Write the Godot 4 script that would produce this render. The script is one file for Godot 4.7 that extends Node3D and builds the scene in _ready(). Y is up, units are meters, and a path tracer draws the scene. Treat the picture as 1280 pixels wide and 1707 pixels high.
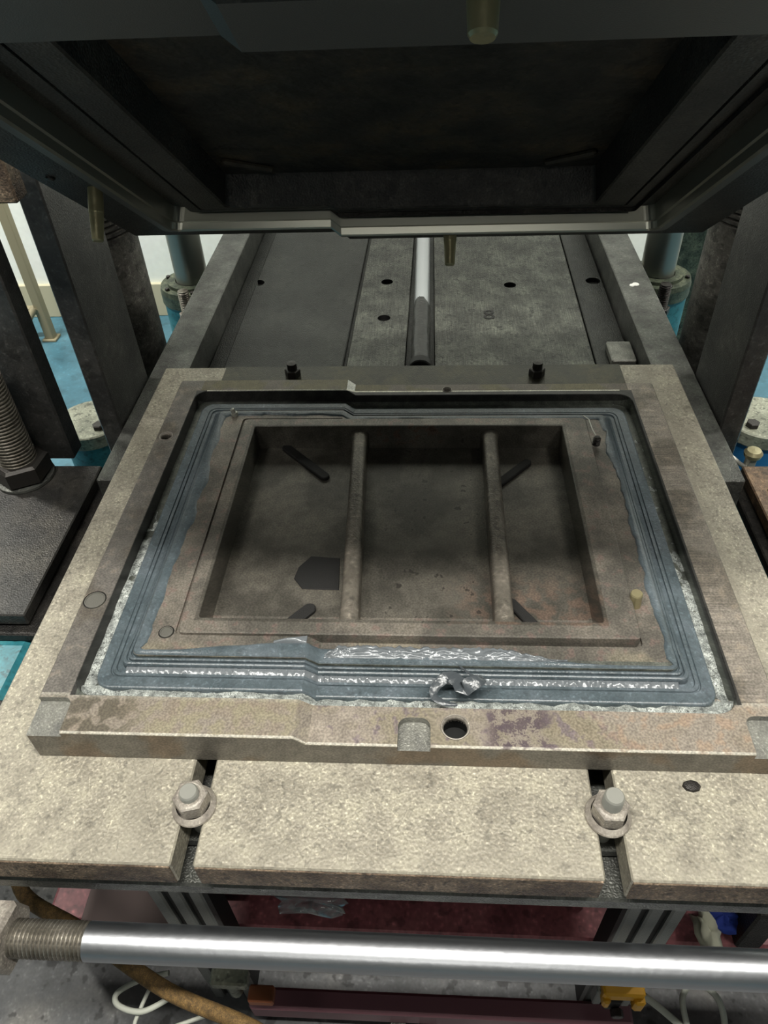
extends Node3D
# A moulding press opened for unloading: lower mould on a sliding T-slot table, upper mould tilted up above it.

const Y0 := 0.85           # height of the lower mould's parting face above the workshop floor
const CX := -0.0435        # the press's middle plane
const J0 := -0.205         # the parting face steps down between these two x
const J1 := -0.184
const JH := 0.016

var M := {}
var used := {}

# ------------------------------------------------------------------ mesh helper
class MB:
	var v := PackedVector3Array()
	var n := PackedVector3Array()
	var uv := PackedVector2Array()
	var ix := PackedInt32Array()
	var plan := false
	func _uv(p: Vector3) -> Vector2:
		# plan-view mapping of the mould plate; upright faces run on by height
		return Vector2((p.x + 0.66 + p.y * 0.21 * signf(p.x)) / 1.24, (p.z + 1.61 - p.y) / 1.10)
	func put(p: Vector3, nn: Vector3, t := Vector2.ZERO) -> int:
		v.append(p)
		n.append(nn)
		uv.append(_uv(p) if plan else t)
		return v.size() - 1
	func tri(a: Vector3, b: Vector3, c: Vector3) -> void:
		var nn := (b - a).cross(c - a)
		if nn.length_squared() < 1e-18:
			return
		nn = nn.normalized()
		var i := put(a, nn)
		put(b, nn)
		put(c, nn)
		ix.append_array([i, i + 2, i + 1])
	func quad(a: Vector3, b: Vector3, c: Vector3, d: Vector3) -> void:
		var nn := (c - a).cross(d - b)
		if nn.length_squared() < 1e-18:
			return
		nn = nn.normalized()
		var i := put(a, nn, Vector2(0, 0))
		put(b, nn, Vector2(1, 0))
		put(c, nn, Vector2(1, 1))
		put(d, nn, Vector2(0, 1))
		ix.append_array([i, i + 2, i + 1, i, i + 3, i + 2])
	func face(pts: Array, hint: Vector3) -> void:
		var nn: Vector3 = (pts[1] - pts[0]).cross(pts[2] - pts[0])
		var q := pts.duplicate()
		if nn.dot(hint) < 0:
			q.reverse()
		if q.size() == 4:
			quad(q[0], q[1], q[2], q[3])
		else:
			for k in range(1, q.size() - 1):
				tri(q[0], q[k], q[k + 1])
	func box(c: Vector3, s: Vector3, bev := 0.003, t := Transform3D.IDENTITY) -> void:
		var h := s / 2.0
		bev = minf(bev, minf(h.x, minf(h.y, h.z)) * 0.9)
		var P := {}
		for sx in [-1, 1]:
			for sy in [-1, 1]:
				for sz in [-1, 1]:
					var k := Vector3(sx, sy, sz)
					P[[k, 0]] = t * (c + k * (h - Vector3(0, bev, bev)))
					P[[k, 1]] = t * (c + k * (h - Vector3(bev, 0, bev)))
					P[[k, 2]] = t * (c + k * (h - Vector3(bev, bev, 0)))
		var B := t.basis
		for ax in 3:
			var u := (ax + 1) % 3
			var w := (ax + 2) % 3
			for s1 in [-1, 1]:
				var pts := []
				for q in [[-1, -1], [1, -1], [1, 1], [-1, 1]]:
					var k := Vector3.ZERO
					k[ax] = s1
					k[u] = q[0]
					k[w] = q[1]
					pts.append(P[[k, ax]])
				var hint := Vector3.ZERO
				hint[ax] = s1
				face(pts, B * hint)
			for s1 in [-1, 1]:
				for s2 in [-1, 1]:
					var a := Vector3.ZERO
					a[u] = s1
					a[w] = s2
					var b := a
					a[ax] = -1
					b[ax] = 1
					face([P[[a, u]], P[[b, u]], P[[b, w]], P[[a, w]]], B * (a + b))
		for sx in [-1, 1]:
			for sy in [-1, 1]:
				for sz in [-1, 1]:
					var k := Vector3(sx, sy, sz)
					face([P[[k, 0]], P[[k, 1]], P[[k, 2]]], B * k)
	func ring(r0: float, y0: float, r1: float, y1: float, seg: int, t: Transform3D, twist := 0.0) -> void:
		# one band of a lathe, smooth round its axis
		var sl := Vector2(y1 - y0, -(r1 - r0)).normalized()
		var st := v.size()
		for k in seg + 1:
			var a := TAU * k / seg + twist
			var d := Vector3(cos(a), 0, -sin(a))
			var nn := (t.basis * (d * sl.x + Vector3.UP * sl.y)).normalized()
			put(t * (d * r0 + Vector3.UP * y0), nn, Vector2(float(k) / seg, 0))
			put(t * (d * r1 + Vector3.UP * y1), nn, Vector2(float(k) / seg, 1))
		for k in seg:
			var i := st + k * 2
			ix.append_array([i, i + 3, i + 2, i, i + 1, i + 3])
	func lathe(prof: Array, seg := 32, t := Transform3D.IDENTITY) -> void:
		for k in prof.size() - 1:
			ring(prof[k][0], prof[k][1], prof[k + 1][0], prof[k + 1][1], seg, t)
	func hexa(r: float, y0: float, y1: float, t := Transform3D.IDENTITY, turn := 0.0) -> void:
		# hexagon nut or head with chamfered ends
		var c := r * 0.09
		var L := []
		for q in [[r * 0.88, y0], [r, y0 + c], [r, y1 - c], [r * 0.88, y1]]:
			var row := []
			for k in 6:
				var a := TAU * k / 6 + turn
				row.append(t * Vector3(cos(a) * q[0], q[1], -sin(a) * q[0]))
			L.append(row)
		for k in 3:
			loft(L[k], L[k + 1])
		cap(L[3])
	func loft(A: Array, B: Array, flip := false) -> void:
		var m := A.size()
		for k in m:
			var j := (k + 1) % m
			if flip:
				quad(A[j], A[k], B[k], B[j])
			else:
				quad(A[k], A[j], B[j], B[k])
	func smooth_loft(rows: Array, flip := false, closed := true) -> void:
		# shared normals over a whole grid of rows
		var m: int = rows[0].size()
		var st := v.size()
		var acc := PackedVector3Array()
		acc.resize(rows.size() * m)
		var tr := []
		for i in rows.size() - 1:
			for k in (m if closed else m - 1):
				var j := (k + 1) % m
				var a := i * m + k
				var b := i * m + j
				var c := (i + 1) * m + j
				var d := (i + 1) * m + k
				var nn: Vector3 = (rows[i + 1][j] - rows[i][k]).cross(rows[i + 1][k] - rows[i][j])
				if flip:
					nn = -nn
				for q in [a, b, c, d]:
					acc[q] += nn
				tr.append_array([a, b, c, a, c, d] if flip else [a, c, b, a, d, c])
		for i in rows.size():
			for k in m:
				put(rows[i][k], acc[i * m + k].normalized(), Vector2(float(k) / m, float(i)))
		for q in tr:
			ix.append(st + q)
	func cap(A: Array, flip := false) -> void:
		var c := Vector3.ZERO
		for p in A:
			c += p
		c /= A.size()
		for k in A.size():
			var j := (k + 1) % A.size()
			if flip:
				tri(c, A[j], A[k])
			else:
				tri(c, A[k], A[j])
	func prism(poly: PackedVector2Array, y0: float, y1: float, t := Transform3D.IDENTITY, bev := 0.0) -> void:
		# polygon in (x, z) extruded upwards
		var pts := poly
		if not Geometry2D.is_polygon_clockwise(pts):
			pts = pts.duplicate()
			pts.reverse()
		var top := pts
		if bev > 0:
			var off := Geometry2D.offset_polygon(pts, -bev)
			if off.size() == 1 and off[0].size() == pts.size():
				top = off[0]
				if not Geometry2D.is_polygon_clockwise(top):
					top.reverse()
				var best := 0
				for k in top.size():
					if top[k].distance_to(pts[0]) < top[best].distance_to(pts[0]):
						best = k
				var r := PackedVector2Array()
				for k in top.size():
					r.append(top[(k + best) % top.size()])
				top = r
		var lo := []
		var mid := []
		var hi := []
		for k in pts.size():
			lo.append(t * Vector3(pts[k].x, y0, pts[k].y))
			mid.append(t * Vector3(pts[k].x, y1 - bev, pts[k].y))
			hi.append(t * Vector3(top[k].x, y1, top[k].y))
		var up := t.basis * Vector3.UP
		for k in pts.size():
			var j := (k + 1) % pts.size()
			var e := pts[j] - pts[k]
			var out := t.basis * Vector3(-e.y, 0, e.x)
			var mc := Vector2(-e.y, e.x)
			if Geometry2D.is_point_in_polygon((pts[j] + pts[k]) / 2 + mc.normalized() * 0.0005, pts):
				out = -out
			face([lo[k], lo[j], mid[j], mid[k]], out)
			if bev > 0:
				face([mid[k], mid[j], hi[j], hi[k]], out + up * e.length())
		var ti := Geometry2D.triangulate_polygon(pts)
		for k in range(0, ti.size(), 3):
			face([hi[ti[k]], hi[ti[k + 1]], hi[ti[k + 2]]], up)
			face([lo[ti[k]], lo[ti[k + 1]], lo[ti[k + 2]]], -up)
	func tube(path: Array, r: float, seg := 10, taper := 1.0) -> void:
		var rows := []
		var side := Vector3.UP
		for k in path.size():
			var d: Vector3 = (path[mini(k + 1, path.size() - 1)] - path[maxi(k - 1, 0)]).normalized()
			side = (side - d * side.dot(d))
			if side.length() < 0.01:
				side = d.cross(Vector3.RIGHT)
			side = side.normalized()
			var o := d.cross(side)
			var rr := r * lerpf(1.0, taper, float(k) / (path.size() - 1))
			var row := []
			for s in seg:
				var a := TAU * s / seg
				row.append(path[k] + (side * cos(a) + o * sin(a)) * rr)
			rows.append(row)
		smooth_loft(rows)
		cap(rows[-1])
		cap(rows[0], true)
	func mesh() -> ArrayMesh:
		var a := []
		a.resize(Mesh.ARRAY_MAX)
		a[Mesh.ARRAY_VERTEX] = v
		a[Mesh.ARRAY_NORMAL] = n
		a[Mesh.ARRAY_TEX_UV] = uv
		a[Mesh.ARRAY_INDEX] = ix
		var am := ArrayMesh.new()
		am.add_surface_from_arrays(Mesh.PRIMITIVE_TRIANGLES, a)
		return am

# ------------------------------------------------------------------ scene helpers
func numbered(called: String) -> String:
	var c: int = used.get(called, 0)
	used[called] = c + 1
	return called if c == 0 else "%s_%03d" % [called, c]

func tag(o: Node3D, label: String, category: String, group := "", kind := "") -> void:
	if label:
		o.set_meta("label", label)
	if category:
		o.set_meta("category", category)
	if group:
		o.set_meta("group", group)
	if kind:
		o.set_meta("kind", kind)

func thing(called: String, at: Vector3, label: String, category: String, group := "") -> Node3D:
	var o := Node3D.new()
	o.name = numbered(called)
	add_child(o, true)
	o.position = at + Vector3(0, Y0, 0)
	tag(o, label, category, group)
	return o

func part(called: String, b: MB, m: Material, parent: Node3D, label := "") -> MeshInstance3D:
	var o := MeshInstance3D.new()
	o.name = called
	o.mesh = b.mesh()
	o.material_override = m
	parent.add_child(o, true)
	if label:
		o.set_meta("label", label)
	return o

func solo(called: String, b: MB, m: Material, at: Vector3, label: String, category: String, group := "") -> MeshInstance3D:
	var o := part(numbered(called), b, m, self)
	o.position = at + Vector3(0, Y0, 0)
	tag(o, label, category, group)
	return o

func structure(called: String, b: MB, m: Material, label := "") -> MeshInstance3D:
	var o := part(called, b, m, self)
	o.set_meta("kind", "structure")
	if label:
		o.set_meta("label", label)
	return o

func along(a: Vector3, b: Vector3) -> Transform3D:
	# y axis from a towards b
	var y := (b - a).normalized()
	var x := y.cross(Vector3.FORWARD if absf(y.z) < 0.9 else Vector3.RIGHT).normalized()
	return Transform3D(Basis(x, y, x.cross(y)), a)

# a closed loop round a rectangle: front side first, then right, back, left
const NA := 40
const NJ := 3
const NB := 60
const NC := 60
const NR := 7
func rr(x0: float, x1: float, z0: float, z1: float, r: float, y: float, w := 1.0) -> Array:
	var L := []
	var H := func(x: float, z: float) -> Vector3: return Vector3(x, y - w * JH * clampf((x - J0) / (J1 - J0), 0, 1), z)
	for k in NA:
		L.append(H.call(lerpf(x0 + r, J0, float(k) / NA), z1))
	for k in NJ:
		L.append(H.call(lerpf(J0, J1, float(k) / NJ), z1))
	for k in NB:
		L.append(H.call(lerpf(J1, x1 - r, float(k) / NB), z1))
	for k in NR:
		var a := PI / 2 * k / NR
		L.append(H.call(x1 - r + sin(a) * r, z1 - r + cos(a) * r))
	for k in NC:
		L.append(H.call(x1, lerpf(z1 - r, z0 + r, float(k) / NC)))
	for k in NR:
		var a := PI / 2 * k / NR
		L.append(H.call(x1 - r + cos(a) * r, z0 + r - sin(a) * r))
	for k in NB:
		L.append(H.call(lerpf(x1 - r, J1, float(k) / NB), z0))
	for k in NJ:
		L.append(H.call(lerpf(J1, J0, float(k) / NJ), z0))
	for k in NA:
		L.append(H.call(lerpf(J0, x0 + r, float(k) / NA), z0))
	for k in NR:
		var a := PI / 2 * k / NR
		L.append(H.call(x0 + r - sin(a) * r, z0 + r - cos(a) * r))
	for k in NC:
		L.append(H.call(x0, lerpf(z0 + r, z1 - r, float(k) / NC)))
	for k in NR:
		var a := PI / 2 * k / NR
		L.append(H.call(x0 + r - cos(a) * r, z1 - r + sin(a) * r))
	return L

# ------------------------------------------------------------------ materials
func bytes(w: int, h: int, sd: int, freq: float, oct := 4, kind := FastNoiseLite.TYPE_SIMPLEX_SMOOTH) -> PackedByteArray:
	var f := FastNoiseLite.new()
	f.noise_type = kind
	f.seed = sd
	f.frequency = freq
	f.fractal_octaves = oct
	var im := f.get_seamless_image(w, h, false, false, 0.12)
	im.convert(Image.FORMAT_L8)
	return im.get_data()

func tex_of(w: int, h: int, d: PackedByteArray) -> ImageTexture:
	var im := Image.create_from_data(w, h, false, Image.FORMAT_RGB8, d)
	im.generate_mipmaps()
	return ImageTexture.create_from_image(im)

func S(a: float, b: float, x: float) -> float:
	var t := clampf((x - a) / (b - a), 0, 1)
	return t * t * (3 - 2 * t)

# mottled surface: ramp of three colours by broad noise, fine grain, bright specks and scratches, dark spots
func mottled(sz: int, sd: int, c0: Color, c1: Color, c2: Color, f0: float, grain: float, speck: float, spots: float, streak := Vector2.ZERO, scratches := 0, tint := Color.WHITE) -> ImageTexture:
	var a := bytes(sz, sz, sd, f0, 4)
	var b := bytes(sz, sz, sd + 1, f0 * 9, 3)
	var c := bytes(sz, sz, sd + 2, 0.22, 2)
	var e := bytes(sz, sz, sd + 3, f0 * 4, 4)
	var d := PackedByteArray()
	d.resize(sz * sz * 3)
	for i in sz * sz:
		var x := i % sz
		var y := i / sz
		var t := a[i] / 255.0
		if streak.x > 0:
			t = lerpf(t, c[(y / 24) * sz + x] / 255.0, streak.x)
		if streak.y > 0:
			t = lerpf(t, c[(x / 24) * sz + y] / 255.0, streak.y)
		t = clampf((t - 0.5) * 1.3 + 0.5, 0, 1)
		var col := c0.lerp(c1, t * 2) if t < 0.5 else c1.lerp(c2, t * 2 - 1)
		var g := 1.0 + (c[i] / 255.0 - 0.5) * grain + (b[i] / 255.0 - 0.5) * grain
		if speck > 0:
			g += speck * S(0.62, 0.8, b[i] / 255.0) * S(0.45, 0.62, c[i] / 255.0)
		if spots > 0:
			g *= 1.0 - spots * S(0.64, 0.75, e[i] / 255.0)
		var tn := S(0.5, 0.75, b[i] / 255.0)
		d[i * 3] = clampi(int(col.r8 * g * lerpf(1, tint.r, tn)), 0, 255)
		d[i * 3 + 1] = clampi(int(col.g8 * g * lerpf(1, tint.g, tn)), 0, 255)
		d[i * 3 + 2] = clampi(int(col.b8 * g * lerpf(1, tint.b, tn)), 0, 255)
	var rng := RandomNumberGenerator.new()
	rng.seed = sd
	for k in scratches:
		var p := Vector2(rng.randf() * sz, rng.randf() * sz)
		var dir := Vector2.from_angle(rng.randf_range(0.6, 2.4) if rng.randf() < 0.7 else rng.randf() * TAU)
		var len := rng.randf_range(6, 42)
		var amt := rng.randf_range(0.06, 0.24) * (1 if rng.randf() < 0.8 else -1)
		for q in int(len):
			p += dir
			dir = dir.rotated(rng.randf_range(-0.03, 0.03))
			var j := (posmod(int(p.y), sz) * sz + posmod(int(p.x), sz)) * 3
			for ch in 3:
				d[j + ch] = clampi(int(d[j + ch] * (1 + amt)), 0, 255)
	return tex_of(sz, sz, d)

func bump(sz: int, sd: int, freq: float, strength: float, oct := 4) -> ImageTexture:
	var f := FastNoiseLite.new()
	f.noise_type = FastNoiseLite.TYPE_SIMPLEX_SMOOTH
	f.seed = sd
	f.frequency = freq
	f.fractal_octaves = oct
	var im := f.get_seamless_image(sz, sz, false, false, 0.15)
	im.convert(Image.FORMAT_RGBA8)
	im.bump_map_to_normal_map(strength)
	return ImageTexture.create_from_image(im)

func mat(tx: Texture2D, col: Color, metal: float, rough: float, scale := 1.0, nm: Texture2D = null, ns := 0.5, world := false) -> StandardMaterial3D:
	var m := StandardMaterial3D.new()
	m.albedo_color = col
	m.metallic = metal
	m.roughness = rough
	if tx:
		m.albedo_texture = tx
	if nm:
		m.normal_enabled = true
		m.normal_texture = nm
		m.normal_scale = ns
	m.uv1_triplanar = true
	m.uv1_world_triplanar = world
	m.uv1_scale = Vector3.ONE * scale
	return m

func mould_paint() -> ImageTexture:
	# wear, rust, stains and painted glints and shade of the lower mould, plan view
	var w := 1240
	var h := 1100
	var a := bytes(w, h, 11, 0.006, 5)
	var b := bytes(w, h, 12, 0.03, 4)
	var c := bytes(w, h, 13, 0.2, 2)
	var e := bytes(w, h, 14, 0.05, 3, FastNoiseLite.TYPE_CELLULAR)
	var d := PackedByteArray()
	d.resize(w * h * 3)
	var taupe := Color(0.585, 0.55, 0.505)
	var brown := Color(0.36, 0.335, 0.30)
	var grey := Color(0.42, 0.405, 0.385)
	var tan := Color(0.57, 0.52, 0.455)
	var yell := Color(0.535, 0.51, 0.43)
	var purp := Color(0.41, 0.37, 0.395)
	var pale := Color(0.66, 0.65, 0.61)
	for i in w * h:
		var x := (i % w) / 1000.0 - 0.66
		var z := (i / w) / 1000.0 - 1.61
		var n0 := a[i] / 255.0
		var n1 := b[i] / 255.0
		var n2 := c[i] / 255.0
		var n3 := e[i] / 255.0
		var t := clampf((n0 - 0.5) * 1.5 + 0.5, 0, 1)
		var col := brown.lerp(taupe, t)
		if x > -0.5745 and x < 0.4775 and z > -1.5235 and z < -0.6505 and not (x > -0.499 and x < 0.403 and z > -1.439 and z < -0.729):
			col = Color(0.17, 0.17, 0.165).lerp(Color(0.24, 0.235, 0.225), n1)  # gutter walls: dark reflection and oil painted into the colour
			if x > -0.567 and x < 0.470 and z > -1.488:
				col = Color(0.30, 0.315, 0.295).lerp(Color(0.42, 0.43, 0.40), n1)
		elif z > -0.655 and z < -0.52:           # front land
			col = taupe.lerp(tan, S(0.4, 0.8, n0) * 0.6)
			var l1 := S(-0.50, -0.42, x) * (1 - S(-0.22, -0.17, x))
			col = col.lerp(yell, l1 * S(0.35, 0.6, n1) * 0.75)
			col = col.lerp(Color(0.33, 0.31, 0.27), (1 - S(-0.5, -0.42, x)) * S(0.3, 0.6, n1) * 0.8)
			var l2 := S(-0.20, -0.15, x) * (1 - S(0.24, 0.34, x))
			col = col.lerp(yell, l2 * S(0.45, 0.62, n0) * 0.6)
			col = col.lerp(purp, l2 * S(0.5, 0.62, n1) * S(0.42, 0.6, n0 * 0.5 + n3 * 0.5) * 0.75)
			var l3 := S(0.07, 0.1, x) * (1 - S(0.16, 0.2, x))
			col = col.lerp(Color(0.29, 0.25, 0.27), l3 * S(0.48, 0.55, n2 * 0.4 + n1 * 0.6) * 0.8)
			col = col.lerp(Color(0.57, 0.475, 0.40), S(0.2, 0.3, x) * S(0.5, 0.7, n1) * 0.5)
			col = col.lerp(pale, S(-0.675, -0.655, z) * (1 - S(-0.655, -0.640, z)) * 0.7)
		elif x < -0.565:                        # left land
			col = grey.lerp(brown, S(0.45, 0.75, n0) * 0.8)
			col = col.lerp(tan, S(0.62, 0.8, n1) * 0.3)
		elif x > 0.47:                          # right land, with cross machining marks
			col = grey.lerp(taupe, 0.65).lerp(brown, S(0.45, 0.75, n0) * 0.7)
			col = col.lerp(tan, S(0.6, 0.8, n1) * 0.35)
			col *= 1.0 + (c[(i / w) * w + 40] / 255.0 - 0.5) * 0.35 * (1 - S(0.5, 0.53, x))
		elif z < -1.52:
			col = brown.lerp(Color(0.36, 0.34, 0.22), S(0.4, 0.6, n0) * 0.7)
		elif x > -0.41 and x < 0.30 and z > -1.38 and z < -0.805:   # cavity floor
			col = Color(0.29, 0.28, 0.255).lerp(Color(0.38, 0.365, 0.335), S(0.3, 0.7, n0))
			col = col.lerp(Color(0.42, 0.34, 0.295), S(0.0, 0.1, x) * S(-0.95, -0.84, z) * S(0.35, 0.6, n1) * 0.6)
			col = col.lerp(Color(0.15, 0.14, 0.13), S(0.72, 0.76, n1) * S(-0.12, -0.05, x) * (1 - S(0.08, 0.12, x)) * 0.7)
			col = col.lerp(Color(0.36, 0.26, 0.22), S(0.55, 0.62, n1) * S(-1.30, -1.35, z) * S(-0.13, -0.1, x) * (1 - S(0.0, 0.05, x)) * 0.5)
		else:                                   # core rim and channel
			col = Color(0.37, 0.355, 0.33).lerp(Color(0.485, 0.462, 0.425), S(0.3, 0.75, n0))
			col = col.lerp(Color(0.45, 0.36, 0.34), S(0.6, 0.75, n1) * 0.4)
			col = col.lerp(yell, S(-0.77, -0.745, z) * S(0.5, 0.65, n0) * 0.5)
		var zr := z + JH * clampf((x - J0) / (J1 - J0), 0, 1) * -1.0
		if zr > -0.5795 and zr < -0.50:          # upright front face, greyer
			col = Color(0.45, 0.435, 0.405).lerp(Color(0.45, 0.40, 0.34), S(0.45, 0.7, n0))
		if z > -1.5258 and z < -1.5200 and x > -0.55 and x < 0.45:   # glint along the rear gutter edge, painted into the colour
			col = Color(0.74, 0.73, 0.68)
		if z < -1.5258 and x > J0 and x < J1:   # riser of the step, painted paler
			col = Color(0.76, 0.76, 0.74)
		if zr > -0.5862 and zr < -0.5795:       # worn front edge, with its bright highlight line painted in
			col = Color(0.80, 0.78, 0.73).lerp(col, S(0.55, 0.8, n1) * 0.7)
		var g := 1.0 + (n2 - 0.5) * 0.42 + (n1 - 0.5) * 0.25
		d[i * 3] = clampi(int(col.r8 * g), 0, 255)
		d[i * 3 + 1] = clampi(int(col.g8 * g), 0, 255)
		d[i * 3 + 2] = clampi(int(col.b8 * g), 0, 255)
	return tex_of(w, h, d)

func materials() -> void:
	var n_fine := bump(512, 3, 0.3, 3.5)
	var n_broad := bump(512, 4, 0.03, 8.0)
	M.table = mat(mottled(1024, 21, Color(0.52, 0.50, 0.45), Color(0.585, 0.565, 0.51), Color(0.635, 0.615, 0.55), 0.012, 0.24, 0.22, 0.14, Vector2.ZERO, 450), Color.WHITE, 0.2, 0.5, 1.0, n_fine, 0.2, true)
	M.rust = mat(mottled(512, 31, Color(0.30, 0.25, 0.21), Color(0.42, 0.36, 0.30), Color(0.52, 0.46, 0.39), 0.012, 0.5, 0.3, 0.3, Vector2.ZERO, 200), Color.WHITE, 0.3, 0.55, 1.6, n_fine, 0.4, true)
	M.greysteel = mat(mottled(512, 41, Color(0.28, 0.28, 0.27), Color(0.33, 0.335, 0.32), Color(0.39, 0.395, 0.375), 0.01, 0.22, 0.15, 0.12, Vector2.ZERO, 200), Color.WHITE, 0.45, 0.45, 1.6, n_fine, 0.3, true)
	M.dark = mat(mottled(512, 51, Color(0.13, 0.125, 0.12), Color(0.19, 0.18, 0.17), Color(0.27, 0.255, 0.235), 0.008, 0.35, 0.25, 0.3, Vector2.ZERO, 150), Color.WHITE, 0.4, 0.5, 1.4, n_fine, 0.35, true)
	M.post = mat(mottled(512, 61, Color(0.19, 0.19, 0.19), Color(0.23, 0.23, 0.225), Color(0.30, 0.295, 0.285), 0.007, 0.2, 0.25, 0.15, Vector2(0.1, 0), 120), Color.WHITE, 0.35, 0.45, 1.2, n_fine, 0.15, true)
	M.column = mat(mottled(512, 71, Color(0.20, 0.195, 0.185), Color(0.32, 0.315, 0.295), Color(0.43, 0.42, 0.40), 0.008, 0.35, 0.35, 0.35, Vector2.ZERO, 120), Color.WHITE, 0.5, 0.45, 1.3, n_fine, 0.3, true)
	M.deck = mat(mottled(1024, 81, Color(0.13, 0.13, 0.12), Color(0.275, 0.28, 0.26), Color(0.44, 0.45, 0.41), 0.007, 0.35, 0.2, 0.35, Vector2(0.5, 0), 300), Color.WHITE, 0.55, 0.38, 1.0, n_fine, 0.35, true)
	M.deckdark = mat(mottled(512, 91, Color(0.10, 0.10, 0.095), Color(0.14, 0.145, 0.137), Color(0.20, 0.205, 0.19), 0.006, 0.3, 0.2, 0.3, Vector2(0.3, 0), 150), Color.WHITE, 0.55, 0.4, 1.2, n_fine, 0.3, true)
	M.cavity = mat(mottled(512, 101, Color(0.10, 0.10, 0.09), Color(0.17, 0.16, 0.14), Color(0.26, 0.22, 0.165), 0.009, 0.3, 0.2, 0.3), Color.WHITE, 0.25, 0.6, 1.5, n_broad, 0.3)
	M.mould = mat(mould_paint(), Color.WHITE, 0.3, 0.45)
	M.mould.uv1_triplanar = false
	M.cutface = mat(mottled(512, 111, Color(0.43, 0.43, 0.415), Color(0.50, 0.50, 0.475), Color(0.56, 0.56, 0.53), 0.02, 0.2, 0.2, 0.0, Vector2.ZERO, 90), Color.WHITE, 0.4, 0.42, 2.0, n_fine, 0.2, true)
	M.wallsteel = mat(null, Color(0.19, 0.175, 0.16), 0.4, 0.5, 1.0, n_fine, 0.3)
	M.rubber = mat(mottled(512, 121, Color(0.265, 0.305, 0.325), Color(0.31, 0.35, 0.37), Color(0.37, 0.405, 0.43), 0.012, 0.16, 0.2, 0.1, Vector2.ZERO, 120), Color.WHITE, 0.0, 0.36, 1.6, n_fine, 0.18)
	M.flap = mat(null, Color(0.27, 0.29, 0.305), 0.05, 0.25, 3.0, n_broad, 0.3)
	M.film = mat(null, Color(0.42, 0.44, 0.455), 0.1, 0.24, 3.0, n_broad, 0.25)
	M.crust = mat(mottled(512, 131, Color(0.36, 0.375, 0.37), Color(0.56, 0.58, 0.565), Color(0.76, 0.78, 0.76), 0.03, 0.5, 0.3, 0.5), Color.WHITE, 0.0, 0.75, 3.0, n_broad, 0.9)
	M.plugsteel = mat(null, Color(0.43, 0.425, 0.40), 0.4, 0.42, 3.0, n_fine, 0.2)
	M.rod = mat(null, Color(0.55, 0.56, 0.53), 0.6, 0.34)
	M.chrome = mat(null, Color(0.78, 0.79, 0.81), 1.0, 0.36, 4.0, n_broad, 0.06)
	M.thread = mat(mottled(256, 141, Color(0.40, 0.38, 0.34), Color(0.56, 0.54, 0.50), Color(0.66, 0.64, 0.60), 0.03, 0.3, 0.2, 0.2), Color.WHITE, 0.7, 0.38, 3.0)
	M.nut = mat(mottled(256, 151, Color(0.48, 0.45, 0.42), Color(0.60, 0.575, 0.54), Color(0.69, 0.665, 0.62), 0.02, 0.2, 0.3, 0.15), Color.WHITE, 0.2, 0.45, 4.0, n_fine, 0.2)
	M.darknut = mat(null, Color(0.2, 0.19, 0.18), 0.5, 0.42, 3.0, n_fine, 0.4)
	M.blackrubber = mat(null, Color(0.04, 0.04, 0.04), 0.0, 0.28, 4.0, n_broad, 0.3)
	M.black = mat(null, Color(0.05, 0.05, 0.05), 0.1, 0.6)
	M.rear_shade = mat(mottled(256, 95, Color(0.15, 0.147, 0.12), Color(0.19, 0.187, 0.15), Color(0.25, 0.24, 0.175), 0.012, 0.2, 0.1, 0.2), Color.WHITE, 0.4, 0.4, 1.5, n_fine, 0.2)  # dark colour that stands for shade along the table rear
	M.mark_shadow = mat(null, Color(0.09, 0.088, 0.085), 0.1, 0.7, 3.0, n_fine, 0.3)  # matt black for stamped mark and floor keys, and the cavity floor shadow
	M.brownplate = mat(M.dark.albedo_texture, Color(1.9, 1.65, 1.4), 0.3, 0.5, 1.4, n_fine, 0.25, true)
	M.brass = mat(null, Color(0.60, 0.57, 0.44), 0.45, 0.34, 3.0, n_broad, 0.15)
	M.silver = mat(null, Color(0.66, 0.66, 0.63), 0.5, 0.35)
	M.teal = mat(mottled(256, 161, Color(0.13, 0.38, 0.42), Color(0.18, 0.45, 0.49), Color(0.26, 0.52, 0.55), 0.02, 0.15, 0.0, 0.3), Color.WHITE, 0.0, 0.4, 2.0)
	M.capgrey = mat(mottled(256, 171, Color(0.42, 0.43, 0.38), Color(0.52, 0.53, 0.47), Color(0.6, 0.61, 0.55), 0.02, 0.2, 0.2, 0.3), Color.WHITE, 0.2, 0.5, 2.0)
	M.flange = mat(mottled(256, 181, Color(0.20, 0.23, 0.19), Color(0.32, 0.35, 0.29), Color(0.44, 0.46, 0.38), 0.03, 0.3, 0.2, 0.3), Color.WHITE, 0.3, 0.5, 2.0)
	M.wall = mat(mottled(256, 191, Color(0.90, 0.92, 0.89), Color(0.92, 0.94, 0.91), Color(0.94, 0.95, 0.93), 0.01, 0.03, 0.0, 0.0), Color.WHITE, 0.0, 0.8, 0.5, null, 0.0, true)
	M.roof = mat(null, Color(0.42, 0.43, 0.42), 0.0, 0.8)
	M.dado = mat(null, Color(0.72, 0.70, 0.60), 0.0, 0.7)
	M.floor = mat(mottled(512, 201, Color(0.20, 0.345, 0.40), Color(0.24, 0.40, 0.46), Color(0.29, 0.45, 0.51), 0.008, 0.08, 0.1, 0.1), Color.WHITE, 0.0, 0.4, 0.6, null, 0.0, true)
	M.tray = mat(mottled(512, 211, Color(0.26, 0.265, 0.27), Color(0.315, 0.32, 0.325), Color(0.40, 0.395, 0.385), 0.009, 0.2, 0.2, 0.4), Color.WHITE, 0.1, 0.6, 1.0, null, 0.0, true)
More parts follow.
